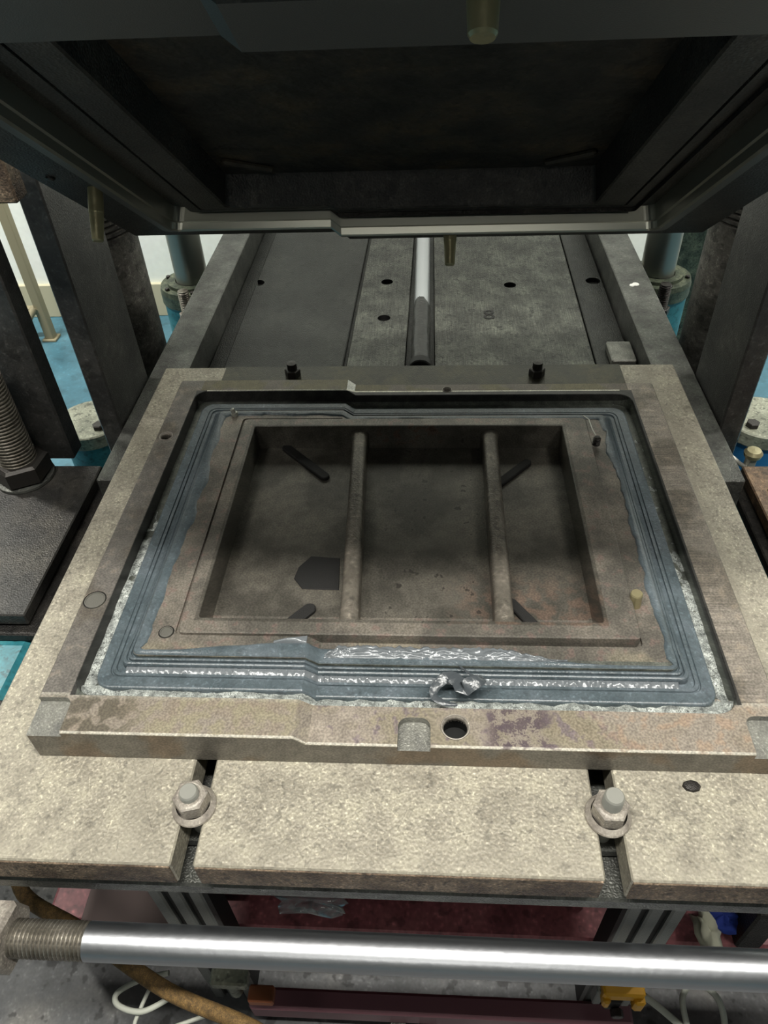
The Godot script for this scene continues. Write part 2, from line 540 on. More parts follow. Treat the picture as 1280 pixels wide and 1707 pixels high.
	M.red = mat(mottled(256, 221, Color(0.46, 0.26, 0.28), Color(0.58, 0.34, 0.36), Color(0.66, 0.42, 0.43), 0.015, 0.2, 0.2, 0.2), Color.WHITE, 0.0, 0.5, 1.5)  # lightened and pinker, standing in for haze under the table
	M.crimson = mat(null, Color(0.44, 0.30, 0.33), 0.0, 0.4)
	M.alu = mat(null, Color(0.50, 0.51, 0.50), 0.6, 0.45, 2.0, n_fine, 0.2)
	M.yellow = mat(null, Color(0.82, 0.60, 0.10), 0.0, 0.45)
	M.cable = mat(null, Color(0.66, 0.67, 0.63), 0.0, 0.5)
	M.hose = mat(mottled(256, 231, Color(0.26, 0.20, 0.10), Color(0.40, 0.31, 0.17), Color(0.48, 0.38, 0.22), 0.05, 0.5, 0.2, 0.2), Color.WHITE, 0.0, 0.8, 5.0, n_fine, 0.8)
	M.ragwhite = mat(null, Color(0.78, 0.78, 0.70), 0.0, 0.9)
	M.ragblue = mat(null, Color(0.13, 0.22, 0.55), 0.0, 0.8)
	M.tealblue = mat(null, Color(0.13, 0.40, 0.60), 0.0, 0.4)
	M.pinkgrey = mat(null, Color(0.56, 0.49, 0.48), 0.0, 0.7)  # cover sheet colour, lightened to stand in for the haze
	M.orange = mat(null, Color(0.62, 0.36, 0.22), 0.0, 0.5)
	M.crest = mat(null, Color(0.36, 0.365, 0.36), 0.6, 0.4, 3.0, n_fine, 0.1)
	M.ridge = mat(null, Color(0.60, 0.60, 0.56), 0.8, 0.28)
	M.plate = mat(mottled(512, 55, Color(0.18, 0.18, 0.178), Color(0.225, 0.22, 0.212), Color(0.28, 0.27, 0.25), 0.008, 0.25, 0.2, 0.2, Vector2.ZERO, 200), Color.WHITE, 0.35, 0.45, 1.4, n_fine, 0.25, true)
	M.rib = mat(mottled(256, 57, Color(0.33, 0.31, 0.28), Color(0.42, 0.40, 0.365), Color(0.50, 0.47, 0.43), 0.02, 0.25, 0.2, 0.2), Color.WHITE, 0.3, 0.45, 1.6, n_fine, 0.35, true)
	M.standpaint = mat(null, Color(0.55, 0.52, 0.42), 0.0, 0.6)
	M.paintwhite = mat(null, Color(0.9, 0.9, 0.88), 0.0, 0.6)
	var g := StandardMaterial3D.new()
	g.albedo_color = Color(0.9, 0.93, 0.95, 0.16)
	g.transparency = BaseMaterial3D.TRANSPARENCY_ALPHA
	g.roughness = 0.08
	M.plastic = g
	var l := StandardMaterial3D.new()
	l.albedo_color = Color(0.9, 0.9, 0.9)
	l.emission_enabled = true
	l.emission = Color(1.0, 0.99, 0.95)
	l.emission_energy_multiplier = 6.0
	M.lamp = l

# ------------------------------------------------------------------ the scene
func _ready() -> void:
	var cam := Camera3D.new()
	cam.name = "camera"
	var rx := Vector3(0.9980658, -0.03877985, -0.04858781)
	var dn := Vector3(0.00440913, -0.73545159, 0.67756292)
	var fw := Vector3(-0.06200977, -0.67646661, -0.7338581)
	cam.transform = Transform3D(Basis(rx, -dn, -fw), Vector3(0, 1.0 + Y0, 0))
	cam.fov = 69.144
	cam.near = 0.02
	cam.far = 60
	cam.current = true
	add_child(cam, true)
	var we := WorldEnvironment.new()
	we.name = "surroundings"
	var env := Environment.new()
	env.background_mode = Environment.BG_COLOR
	env.background_color = Color(0.02, 0.02, 0.02)
	env.tonemap_mode = Environment.TONE_MAPPER_LINEAR
	env.tonemap_exposure = 1.0
	env.sdfgi_enabled = true
	env.ssao_enabled = true
	env.ssil_enabled = true
	we.environment = env
	add_child(we, true)
	materials()
	lamps()
	room()
	machine_frame()
	bed()
	table()
	lower_mould()
	rubber_seal()
	upper_mould()
	side_gear()
	under_table()

func lamps() -> void:
	# ceiling battens: [x, z, length along x, energy]
	for q in [[-1.35, 0.0, 1.2, 5.8, "left batten lamp on the ceiling above the press front"], [0.0, 0.0, 1.2, 8.2, "middle batten lamp on the ceiling above the press front"], [1.35, 0.0, 1.2, 5.8, "right batten lamp on the ceiling above the press front"], [0.0, 3.2, 2.4, 2.2, "batten lamp on the ceiling behind the viewer"], [-2.4, -2.3, 1.2, 22.0, "left batten lamp on the ceiling before the white wall"], [2.3, -2.3, 1.2, 20.0, "right batten lamp on the ceiling before the white wall"], [0.3, -3.2, 1.0, 2.4, "middle batten lamp on the ceiling along the white wall"]]:
		var o := thing("ceiling_lamp", Vector3(q[0], 2.86, q[1]), q[4], "lamp", "ceiling battens")
		var b := MB.new()
		b.box(Vector3(0, 0.03, 0), Vector3(q[2] + 0.06, 0.05, 0.22), 0.01)
		part("housing", b, M.wall, o)
		b = MB.new()
		b.box(Vector3(0, -0.005, 0), Vector3(q[2], 0.03, 0.18), 0.012)
		part("lamp_diffuser", b, M.lamp, o)
		var l := AreaLight3D.new()
		l.name = "lamp_light"
		l.area_size = Vector2(q[2], 0.18)
		l.light_color = Color(1.0, 0.985, 0.95)
		l.light_energy = q[3]
		l.area_range = 14.0
		l.area_attenuation = 2.0
		l.shadow_enabled = true
		l.rotation.x = -PI / 2
		l.position = Vector3(0, -0.024, 0)
		o.add_child(l, true)

func room() -> void:
	var b := MB.new()
	b.box(Vector3(0, -0.05, 1.1), Vector3(12.2, 0.1, 9.5), 0)
	structure("floor", b, M.floor)
	b = MB.new()
	b.box(Vector3(0, Y0 + 3.0, 1.1), Vector3(12.2, 0.1, 9.5), 0)
	structure("ceiling", b, M.roof)
	b = MB.new()
	b.box(Vector3(0, 1.9, -3.6), Vector3(12.2, 3.8, 0.1), 0)
	structure("wall_back", b, M.wall)
	b = MB.new()
	b.box(Vector3(0, 1.9, 5.85), Vector3(12.2, 3.8, 0.1), 0)
	structure("wall_front", b, M.roof)
	b = MB.new()
	b.box(Vector3(-6.05, 1.9, 1.1), Vector3(0.1, 3.8, 9.4), 0)
	structure("wall_left", b, M.roof)
	b = MB.new()
	b.box(Vector3(6.05, 1.9, 1.1), Vector3(0.1, 3.8, 9.4), 0)
	structure("wall_right", b, M.roof)
	b = MB.new()
	b.box(Vector3(0, 0.09, -3.54), Vector3(12.0, 0.18, 0.02), 0.004)
	structure("baseboard_back", b, M.dado)
	# bench leg by the wall
	var o := thing("work_stand", Vector3(-1.93, -Y0, -3.3), "beige steel stand leg with crossbar in front of the white wall", "stand")
	b = MB.new()
	b.box(Vector3(0, 0.7, 0), Vector3(0.045, 1.4, 0.045), 0.004)
	part("leg", b, M.standpaint, o)
	b = MB.new()
	b.box(Vector3(-0.38, 0.16, 0), Vector3(0.72, 0.035, 0.035), 0.003)
	part("crossbar", b, M.standpaint, o)
	b = MB.new()
	b.tube([Vector3(-0.02, 0.18, 0.02), Vector3(-0.14, 0.02, 0.16)], 0.018, 8)
	part("brace", b, M.standpaint, o)
	b = MB.new()
	b.box(Vector3(0, 0.006, 0), Vector3(0.07, 0.012, 0.07), 0.002)
	part("foot", b, M.standpaint, o)

func machine_frame() -> void:
	# unseen crown over the columns, made wide and deep to block lamp light
	var b := MB.new()
	b.box(Vector3(CX, 1.425, -1.95), Vector3(3.3, 0.22, 1.5), 0.02)
	solo("unseen_crosshead", b, M.dark, Vector3.ZERO, "dark steel crown block added unseen over the round columns to shade the bed", "unseen_crosshead")
	for s in [-1, 1]:  # teal side frames of the press, below the clamp plates
		b = MB.new()
		b.box(Vector3(CX + s * 1.05, -0.555, -1.15), Vector3(0.46, 0.585, 0.75), 0.01)
		solo("press_side_frame", b, M.teal, Vector3.ZERO, ("left" if s < 0 else "right") + " teal painted press side frame low beside the table under the clamp plate", "press_frame", "side frames")
	# oil-stained sheet the press stands on
	b = MB.new()
	b.box(Vector3(CX, -Y0 + 0.006, -0.15), Vector3(2.6, 0.012, 4.2), 0.003)
	solo("floor_sheet", b, M.tray, Vector3.ZERO, "dark grey steel sheet on the floor under the press", "floor plate")
	# big round tie columns
	for s in [-1, 1]:
		var x: float = CX + s * 0.962
		var o := thing("press_column", Vector3(x, 0, -2.13), ("left" if s < 0 else "right") + " thick round press column with turned rings, mottled brown steel", "column", "press columns")
		b = MB.new()
		var prof := [[0.13, -Y0], [0.13, 0.165]]
		for k in 9:
			var y := 0.165 + k * 0.0165
			prof.append_array([[0.119, y + 0.001], [0.119, y + 0.007], [0.129, y + 0.008], [0.129, y + 0.0165]])
		prof.append_array([[0.13, 0.315], [0.13, 1.31]])
		b.lathe(prof, 56)
		part("shaft", b, M.column, o)
		b = MB.new()
		b.lathe([[0.13, -Y0 + 0.012], [0.17, -Y0 + 0.012], [0.17, -Y0 + 0.05], [0.131, -Y0 + 0.06]], 40)
		part("foot_collar", b, M.dark, o)
	# flat guide posts beside the rails
	for s in [-1, 1]:
		var o := thing("guide_post", Vector3(CX + s * 0.808, 0, -1.7), ("left" if s < 0 else "right") + " flat dark steel guide post between rail and round column", "post", "guide posts")
		b = MB.new()
		b.box(Vector3(0, 0.53, 0), Vector3(0.056, 1.56, 0.25), 0.004)
		part("bar", b, M.post, o)
		b = MB.new()
		b.lathe([[0.0, -0.0], [0.022, 0.0], [0.024, 0.003], [0.024, 0.05], [0.021, 0.054], [0.0, 0.054]], 24, Transform3D(Basis(Vector3.FORWARD, -s * PI / 2), Vector3(s * 0.028, -0.2, 0.1)))
		part("roller", b, M.black, o)
	b = MB.new()
	b.box(Vector3(-1.10, 0.53, -1.545), Vector3(0.30, 1.48, 0.06), 0.004)
	solo("side_plate", b, M.post, Vector3.ZERO, "wide upright steel plate behind the threaded stud at far left", "plate")
	b = MB.new()
	b.box(Vector3(-0.834, 0.812, -1.425), Vector3(0.1, 0.62, 0.05), 0.004)
	solo("hanging_bar", b, M.rust, Vector3.ZERO, "rusty square bar hanging at the upper left edge", "bar")

func csg_hole(parent: Node3D, r: float, h: float, at: Vector3, m: Material, sides := 28) -> void:
	var c := CSGCylinder3D.new()
	c.name = "hole"
	c.radius = r
	c.height = h
	c.sides = sides
	c.operation = CSGShape3D.OPERATION_SUBTRACTION
	c.position = at
	c.material = m
	parent.add_child(c, true)

func csg_of(called: String, b: MB, m: Material, parent: Node3D) -> CSGMesh3D:
	var c := CSGMesh3D.new()
	c.name = called
	c.mesh = b.mesh()
	c.material = m
	parent.add_child(c, true)
	return c

func bed() -> void:
	var b := MB.new()
	for s in [-1, 1]:
		b = MB.new()
		b.box(Vector3(0, -0.075, -0.11), Vector3(0.108, 0.15, 1.94), 0.003)
		var o := thing("guide_rail", Vector3(CX + s * 0.7235, -0.15, -2.22), ("left" if s < 0 else "right") + " long flat guide rail beside the grooved press bed", "rail", "bed guide rails")
		part("rail_bar", b, M.greysteel, o)
		if s > 0:
			b = MB.new()
			b.lathe([[0.012, 0], [0.011, 0.002], [0.005, 0.004], [0, 0.0045]], 9, Transform3D(Basis.IDENTITY, Vector3(0.0, 0, -0.153)))
			b.lathe([[0.009, 0], [0.008, 0.002], [0, 0.003]], 8, Transform3D(Basis.IDENTITY, Vector3(-0.013, 0, -0.146)))
			part("paint_blob", b, M.paintwhite, o, "white paint blob on the rail")
	# base block under the deck
	var base := thing("press_bed", Vector3(0, 0, 0), "dark grooved press bed plate behind the mould, between two rails", "press bed")
	b = MB.new()
	b.box(Vector3(CX, -0.30, -2.33), Vector3(1.335, 0.10, 1.94), 0.003)
	b.box(Vector3(CX, -0.60, -2.30), Vector3(1.30, 0.50, 1.3), 0.01)
	part("bed_block", b, M.deckdark, base)
	var slabs := [
		[PackedVector2Array([Vector2(-0.655, -3.28), Vector2(-0.252, -3.28), Vector2(-0.285, -1.6), Vector2(-0.655, -1.6)]), M.deckdark, [[-0.67 + 0.02, -2.604]]],
		[PackedVector2Array([Vector2(-0.241, -3.28), Vector2(-0.066, -3.28), Vector2(-0.084, -1.6), Vector2(-0.274, -1.6)]), M.deck, [[-0.163, -2.597], [-0.161, -2.322]]],
		[PackedVector2Array([Vector2(0.008, -3.28), Vector2(0.52, -3.28), Vector2(0.50, -1.6), Vector2(0.012, -1.6)]), M.deck, [[0.285, -2.558]]],
		[PackedVector2Array([Vector2(0.524, -3.28), Vector2(0.618, -3.28), Vector2(0.618, -1.6), Vector2(0.504, -1.6)]), M.deckdark, [[0.585, -2.581]]]]
	for q in slabs:
		b = MB.new()
		b.prism(q[0], -0.255, -0.235, Transform3D.IDENTITY, 0.003)
		var c := csg_of("bed_slab", b, q[1], base)
		for hh in q[2]:
			csg_hole(c, 0.026 if hh[0] > 0.5 or hh[0] < -0.3 else 0.022, 0.05, Vector3(hh[0], -0.225, hh[1]), M.black)
	b = MB.new()
	b.box(Vector3(0.585, -0.222, -2.05), Vector3(0.075, 0.026, 0.115), 0.004)
	solo("wear_block", b, M.cutface, Vector3.ZERO, "small bright steel block on the bed beside the right rail", "block")
	var tm := TextMesh.new()
	var fo := SystemFont.new()
	fo.font_names = PackedStringArray(["Droid Sans"])
	tm.font = fo
	tm.text = "8"
	tm.font_size = 64
	tm.pixel_size = 0.0013
	tm.depth = 0.002
	var tn := MeshInstance3D.new()
	tn.name = "stamped_mark"
	tn.mesh = tm
	tn.material_override = M.mark_shadow
	tn.rotation.x = -PI / 2
	tn.position = Vector3(0.197, -0.2345, -2.335)
	base.add_child(tn, true)
	# chrome ram lying in the groove
	var o := thing("pull_rod", Vector3(-0.032, -0.215, -2.0), "chrome pull rod lying in the bed groove with a black sleeved end", "rod")
	b = MB.new()
	b.lathe([[0.027, 0.0], [0.027, 1.1]], 32, Transform3D(Basis(Vector3.RIGHT, -PI / 2), Vector3(0, 0, 0)))
	part("rod_shaft", b, M.chrome, o)
	b = MB.new()
	var rows := []
	var f := FastNoiseLite.new()
	f.seed = 5
	f.frequency = 22.0
	for k in 26:
		var row := []
		for s in 24:
			var a := TAU * s / 24
			var z := 0.02 - 0.39 * k / 25.0
			var r := 0.0295 + 0.003 * f.get_noise_3d(cos(a) * 0.05, sin(a) * 0.05, z)
			if k == 0 or k == 25:
				r *= 0.93
			row.append(Vector3(cos(a) * r, sin(a) * r, z + (0.025 * sin(a * 2 + 1.0) if k == 25 else 0.0)))
		rows.append(row)
	b.smooth_loft(rows)
	b.cap(rows[0], true)
	part("sleeve", b, M.blackrubber, o, "black rubber sleeve on the rod end")
	b = MB.new()
	b.lathe([[0.0, 0.03], [0.034, 0.03], [0.037, 0.026], [0.037, -0.002], [0.03, -0.006]], 28, Transform3D(Basis(Vector3.RIGHT, PI / 2), Vector3(0, 0, 0.02)))
	part("end_collar", b, M.black, o)

func table() -> void:
	var o := thing("sliding_table", Vector3(0, 0, 0), "beige worn steel T-slot table carrying the mould", "table")
	var segs := [[-0.73, -0.367], [-0.335, 0.243], [0.278, 0.64]]
	for q in segs:
		var b := MB.new()
		b.box(Vector3((q[0] + q[1]) / 2, -0.102, -1.083), Vector3(q[1] - q[0], 0.06, 1.326), 0.0025)
		part("table_top", b, M.table, o)
	for q in [[-0.69, -0.385], [-0.317, 0.225], [0.296, 0.60]]:
		var b := MB.new()
		b.box(Vector3((q[0] + q[1]) / 2, -0.1445, -1.09), Vector3(q[1] - q[0], 0.025, 1.30), 0.001)
		part("slot_spacer", b, M.rust, o)
	var b := MB.new()
	b.box(Vector3(CX, -0.173, -1.085), Vector3(1.32, 0.032, 1.32), 0.004)
	part("table_base", b, M.greysteel, o)
	# rust coloured edge band along the front of each top plate
	for q in segs:
		b = MB.new()
		b.box(Vector3((q[0] + q[1]) / 2, -0.103, -0.4195), Vector3(q[1] - q[0] - 0.004, 0.054, 0.003), 0.001)
		part("front_edge", b, M.rust, o, "rusty front edge")
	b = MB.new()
	b.box(Vector3(-0.03, -0.0722, -1.674), Vector3(1.06, 0.003, 0.145), 0.001)  # thin strip added on the table, its dark colour stands for shade
	part("shade_strip", b, M.rear_shade, o, "dark strip along the table rear with shade put into its colour")
	# slide beams below
	for s in [-1, 1]:
		b = MB.new()
		b.box(Vector3(CX + s * 0.42, -0.245, -0.95), Vector3(0.09, 0.11, 0.78), 0.004)
		part("slide_beam", b, M.dark, o)
	# T-bolts
	for q in [[-0.352, -0.507, 0.012, 0.25, "left flanged nut and T-bolt in the table slot before the mould"], [0.2605, -0.511, 0.026, 0.0, "right flanged nut and taller T-bolt in the table slot before the mould"]]:
		var t := thing("clamp_bolt", Vector3(q[0], -0.072, q[1]), q[4], "bolt", "clamping bolts in the table slots")
		b = MB.new()
		b.lathe([[0.0, 0.0], [0.033, 0.0], [0.0335, 0.002], [0.0325, 0.0045], [0.026, 0.011]], 40)
		part("flange", b, M.nut, t)
		b = MB.new()
		b.hexa(0.0265, 0.006, 0.036, Transform3D.IDENTITY, q[3])
		b.lathe([[0.0215, 0.0358], [0.0185, 0.0375], [0.0145, 0.0365]], 32)
		part("hex_nut", b, M.nut, t)
		b = MB.new()
		var prof := [[0.0135, -0.06], [0.0135, 0.03]]
		var y := 0.034
		while y < 0.034 + q[2] - 0.004:
			prof.append_array([[0.0145, y], [0.0130, y + 0.0018]])
			y += 0.0036
		prof.append_array([[0.0142, y], [0.012, y + 0.003], [0.0, y + 0.003]])
		b.lathe(prof, 28)
		part("stud", b, M.silver, t)
		b = MB.new()
		b.box(Vector3(0, -0.07, 0), Vector3(0.056, 0.02, 0.05), 0.002)
		part("bolt_head", b, M.greysteel, t)
	for q in [[-0.3685, -1.70, "small dark bolt head behind the mould at left"], [0.277, -1.695, "small dark bolt head behind the mould at right"]]:
		b = MB.new()
		b.hexa(0.021, 0, 0.022)
		b.lathe([[0.013, 0.022], [0.013, 0.04], [0.0, 0.042]], 20)
		solo("rear_bolt", b, M.darknut, Vector3(q[0], -0.072, q[1]), q[2], "bolt", "rear bolts in the table slots")
	b = MB.new()
	b.lathe([[0.014, 0], [0.012, 0.004], [0.004, 0.006], [0.0, 0.006]], 8, Transform3D(Basis.from_scale(Vector3(1, 1, 0.7)), Vector3.ZERO))
	solo("metal_chip", b, M.darknut, Vector3(0.392, -0.072, -0.56), "small dark chip lying on the table against the mould front", "chip")

func lower_mould() -> void:
	var o := thing("lower_mould", Vector3.ZERO, "worn brown steel lower mould with a stepped parting face and ribbed cavity", "mould")
	var X0 := -0.624
	var X1 := 0.537
	var Z0 := -1.570
	var Z1 := -0.583
	var L := [
		rr(X0, X1, Z0, Z1, 0.003, -0.0715, 0),
		rr(X0, X1, Z0, Z1, 0.003, -0.0022),
		rr(X0 + 0.0022, X1 - 0.0022, Z0 + 0.0022, Z1 - 0.0022, 0.003, 0),
		rr(-0.575, 0.478, -1.524, -0.650, 0.036, 0),
		rr(-0.574, 0.477, -1.523, -0.651, 0.036, -0.0015),
		rr(-0.573, 0.476, -1.522, -0.652, 0.036, -0.030),
		rr(-0.500, 0.404, -1.440, -0.728, 0.012, -0.030),
		rr(-0.498, 0.402, -1.438, -0.730, 0.012, -0.001),
		rr(-0.4365, 0.3545, -1.4065, -0.7735, 0.010, -0.001),
		rr(-0.436, 0.354, -1.406, -0.774, 0.010, -0.006),
		rr(-0.4325, 0.3505, -1.4025, -0.7775, 0.010, -0.006),
		rr(-0.432, 0.350, -1.402, -0.778, 0.010, -0.0005, 0),
		rr(-0.430, 0.348, -1.400, -0.780, 0.010, 0.0015, 0),
		rr(-0.4045, 0.2955, -1.3735, -0.8095, 0.006, 0.0015, 0),
		rr(-0.403, 0.294, -1.372, -0.811, 0.006, 0.0, 0),
		rr(-0.400, 0.291, -1.369, -0.814, 0.006, -0.060, 0)]
	var b := MB.new()
	b.plan = true
	for k in L.size() - 1:
		b.loft(L[k], L[k + 1])
	b.cap(L[-1])
	b.cap(L[0], true)
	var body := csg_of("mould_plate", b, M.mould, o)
	# corner and front notches, with rounded inner corners
	for q in [[-0.66, -0.567, -0.645, -0.56, -0.012, 0.014], [0.478, 0.58, -0.647, -0.56, -0.028, 0.016], [-0.048, 0.002, -0.632, -0.56, -0.030, 0.016]]:
		var pg := CSGPolygon3D.new()
		pg.name = "notch"
		var pts := PackedVector2Array()
		pts.append(Vector2(q[0], q[3]))
		if q[0] > -0.6:
			for k in 7:
				var a := PI / 2 * k / 6
				pts.append(Vector2(q[0] + q[5] - cos(a) * q[5], q[2] + q[5] - sin(a) * q[5]))
		else:
			pts.append(Vector2(q[0], q[2]))
		if q[1] < 0.5:
			for k in 7:
				var a := PI / 2 * k / 6
				pts.append(Vector2(q[1] - q[5] + sin(a) * q[5], q[2] + q[5] - cos(a) * q[5]))
		else:
			pts.append(Vector2(q[1], q[2]))
		pts.append(Vector2(q[1], q[3]))
		pg.polygon = pts
		pg.depth = 0.1
		pg.rotation.x = PI / 2     # polygon y becomes z, depth runs upwards
		pg.position.y = q[4]
		pg.operation = CSGShape3D.OPERATION_SUBTRACTION
		pg.material = M.cutface
		body.add_child(pg, true)
	# guide holes (x, z, top, radius)
	for q in [[-0.602, -1.337, 0.0, 0.0165], [0.040, -1.545, -JH, 0.0125], [0.040, -0.617, -JH, 0.0225], [-0.601, -0.848, 0.0, 0.0195], [-0.4515, -0.779, 0.0, 0.0125]]:
		var shallow: bool = q[1] > -0.86 and q[0] < -0.1
		csg_hole(body, q[3] + (0.0012 if shallow else 0.0), 0.010 if shallow else 0.08, Vector3(q[0], q[2] + 0.002, q[1]), M.black)
	# linings and plugs
	for q in [[-0.602, -1.337, 0.0, 0.0165], [0.040, -1.545, -JH, 0.0125], [0.040, -0.617, -JH, 0.0225]]:
		b = MB.new()
		b.lathe([[q[3], -0.02], [q[3] - 0.0005, 0.0008], [q[3] - 0.002, 0.0012], [q[3] - 0.004, -0.003], [q[3] - 0.0042, -0.007]], 32, Transform3D(Basis.IDENTITY, Vector3(q[0], q[2], q[1])))
		part("guide_bush", b, M.nut, o, "round guide bush in the mould rim")
	for q in [[-0.601, -0.848, 0.0195, "large round plug in the left land"], [-0.4515, -0.779, 0.0125, "small round plug in the core corner"]]:
		b = MB.new()
		b.lathe([[q[2] - 0.0008, -0.006], [q[2] - 0.001, 0.0004], [q[2] - 0.0028, 0.0007], [q[2] - 0.0036, -0.0008], [0, -0.0008]], 32, Transform3D(Basis.IDENTITY, Vector3(q[0], 0, q[1])))
		part("plug", b, M.plugsteel, o, q[3])
	# two round-topped ribs across the cavity
	for q in [[-0.162, -0.141, 0.0165], [0.134, 0.130, 0.0165]]:
		b = MB.new()
		var rows := []
		for k in 21:
			var t := k / 20.0
			var z := lerpf(-1.3705, -0.8115, t)
			var x := lerpf(q[0], q[1], t)
			var fl := 1.0 + 0.25 * (pow(maxf(0, 1 - t * 14), 2) + pow(maxf(0, 1 - (1 - t) * 14), 2))
			var row := [Vector3(x - q[2] * fl, -0.061, z)]
			for s in 13:
				var a := PI * s / 12
				row.append(Vector3(x - cos(a) * q[2] * fl, -0.022 + sin(a) * 0.0135, z))
			row.append(Vector3(x + q[2] * fl, -0.061, z))
			rows.append(row)
		b.smooth_loft(rows, true, false)
		part("rib", b, M.rib, o)
	# slots and marks sunk in the cavity floor: short raised dark bars
	for q in [[-0.335, -1.365, -0.235, -1.262, 0.011], [-0.275, -0.820, -0.222, -0.880, 0.012], [0.150, -0.900, 0.195, -0.835, 0.010], [0.150, -1.24, 0.215, -1.31, 0.010]]:
		b = MB.new()
		var a := Vector3(q[0], -0.058, q[1])
		var e := Vector3(q[2], -0.058, q[3])
		var pts := PackedVector2Array()
		var d := Vector2(e.x - a.x, e.z - a.z).normalized()
		for k in 9:
			var an := -PI / 2 + PI * k / 8
			var w: Vector2 = d.rotated(an) * q[4]
			pts.append(Vector2(e.x, e.z) + w)
		for k in 9:
			var an := PI / 2 + PI * k / 8
			var w: Vector2 = d.rotated(an) * q[4]
			pts.append(Vector2(a.x, a.z) + w)
		b.prism(pts, -0.062, -0.052, Transform3D.IDENTITY, 0.002)
		part("floor_key", b, M.mark_shadow, o, "short dark key bar across the cavity floor")
	b = MB.new()  # shadow on the cavity floor, built as a thin dark patch
	b.prism(PackedVector2Array([Vector2(-0.262, -0.958), Vector2(-0.257, -0.988), Vector2(-0.236, -1.018), Vector2(-0.178, -1.013), Vector2(-0.172, -0.93), Vector2(-0.243, -0.932)]), -0.062, -0.058, Transform3D.IDENTITY, 0.001)
	part("floor_shadow", b, M.mark_shadow, o, "dark patch standing for a shadow on the floor of the left compartment")
	# pins and small hardware on the core
	b = MB.new()
	b.lathe([[0.0105, -0.02], [0.0105, 0.012], [0.009, 0.0145], [0.0, 0.015]], 24, Transform3D(Basis(Vector3.BACK, 0.06), Vector3(0.357, 0.0, -0.866)))
	part("core_pin", b, M.brass, o, "short brassy pin at the right of the core")
	b = MB.new()
	for k in 4:
		b.lathe([[0.006, k * 0.005], [0.0085, k * 0.005 + 0.0015], [0.0085, k * 0.005 + 0.003], [0.006, k * 0.005 + 0.0045]], 18, Transform3D(Basis.IDENTITY, Vector3(0.362, -0.012, -1.318)))
	b.lathe([[0.006, 0.0], [0.006, 0.022], [0.0, 0.023]], 18, Transform3D(Basis.IDENTITY, Vector3(0.362, -0.012, -1.318)))
	part("spring_pin", b, M.darknut, o, "small coil spring pin at the right rear of the core")
	b = MB.new()
	b.tube([Vector3(0.362, 0.006, -1.322), Vector3(0.357, 0.006, -1.35), Vector3(0.355, 0.005, -1.39), Vector3(0.345, 0.004, -1.405)], 0.0014, 6)
	part("wire", b, M.silver, o)
	b = MB.new()
	b.lathe([[0.008, 0.0], [0.008, 0.008], [0.005, 0.0085], [0.005, 0.018], [0.0, 0.019]], 18, Transform3D(Basis(Vector3.BACK, 0.3), Vector3(-0.458, -0.002, -1.42)))
	part("vent_screw", b, M.silver, o, "small bright screw at the left rear of the core")
	# flaky whitish residue in the outer gutter
	var f := FastNoiseLite.new()
	f.seed = 8
	f.frequency = 26.0
	f.fractal_octaves = 3
	var A := rr(-0.5732, 0.4762, -1.5222, -0.6518, 0.036, -0.0302)
	var B := rr(-0.538, 0.440, -1.480, -0.690, 0.030, -0.0302)
	var rows := []
	for i in 7:
		var t := i / 6.0
		var row := []
		for k in A.size():
			var p: Vector3 = A[k].lerp(B[k], t * 0.95)
			var keep := S(-1.22, -0.98, p.z)
			if p.x > 0.3:
				keep = S(-1.12, -0.93, p.z)
			var n := f.get_noise_2d(p.x, p.z)
			var n2 := f.get_noise_2d(p.x * 5.0 + 9, p.z * 5.0)
			var hgt := 0.0028 * keep - 0.0012 - 0.002 * (1 - keep) + n * 0.0042 + n2 * 0.0016
			if p.x > 0.4 and p.z < -1.1:
				hgt += 0.0018
			if p.z > -0.685:
				hgt += (1 - t) * 0.016 * (0.8 + n)
			p.y += clampf(hgt, -0.003, 0.02) - (0.004 if i == 6 else 0.0)
			row.append(p)
		rows.append(row)
	b = MB.new()
	b.smooth_loft(rows)
	var cr := part("residue_crust", b, M.crust, o, "flaky whitish residue along the outer gutter")
	cr.set_meta("kind", "stuff")

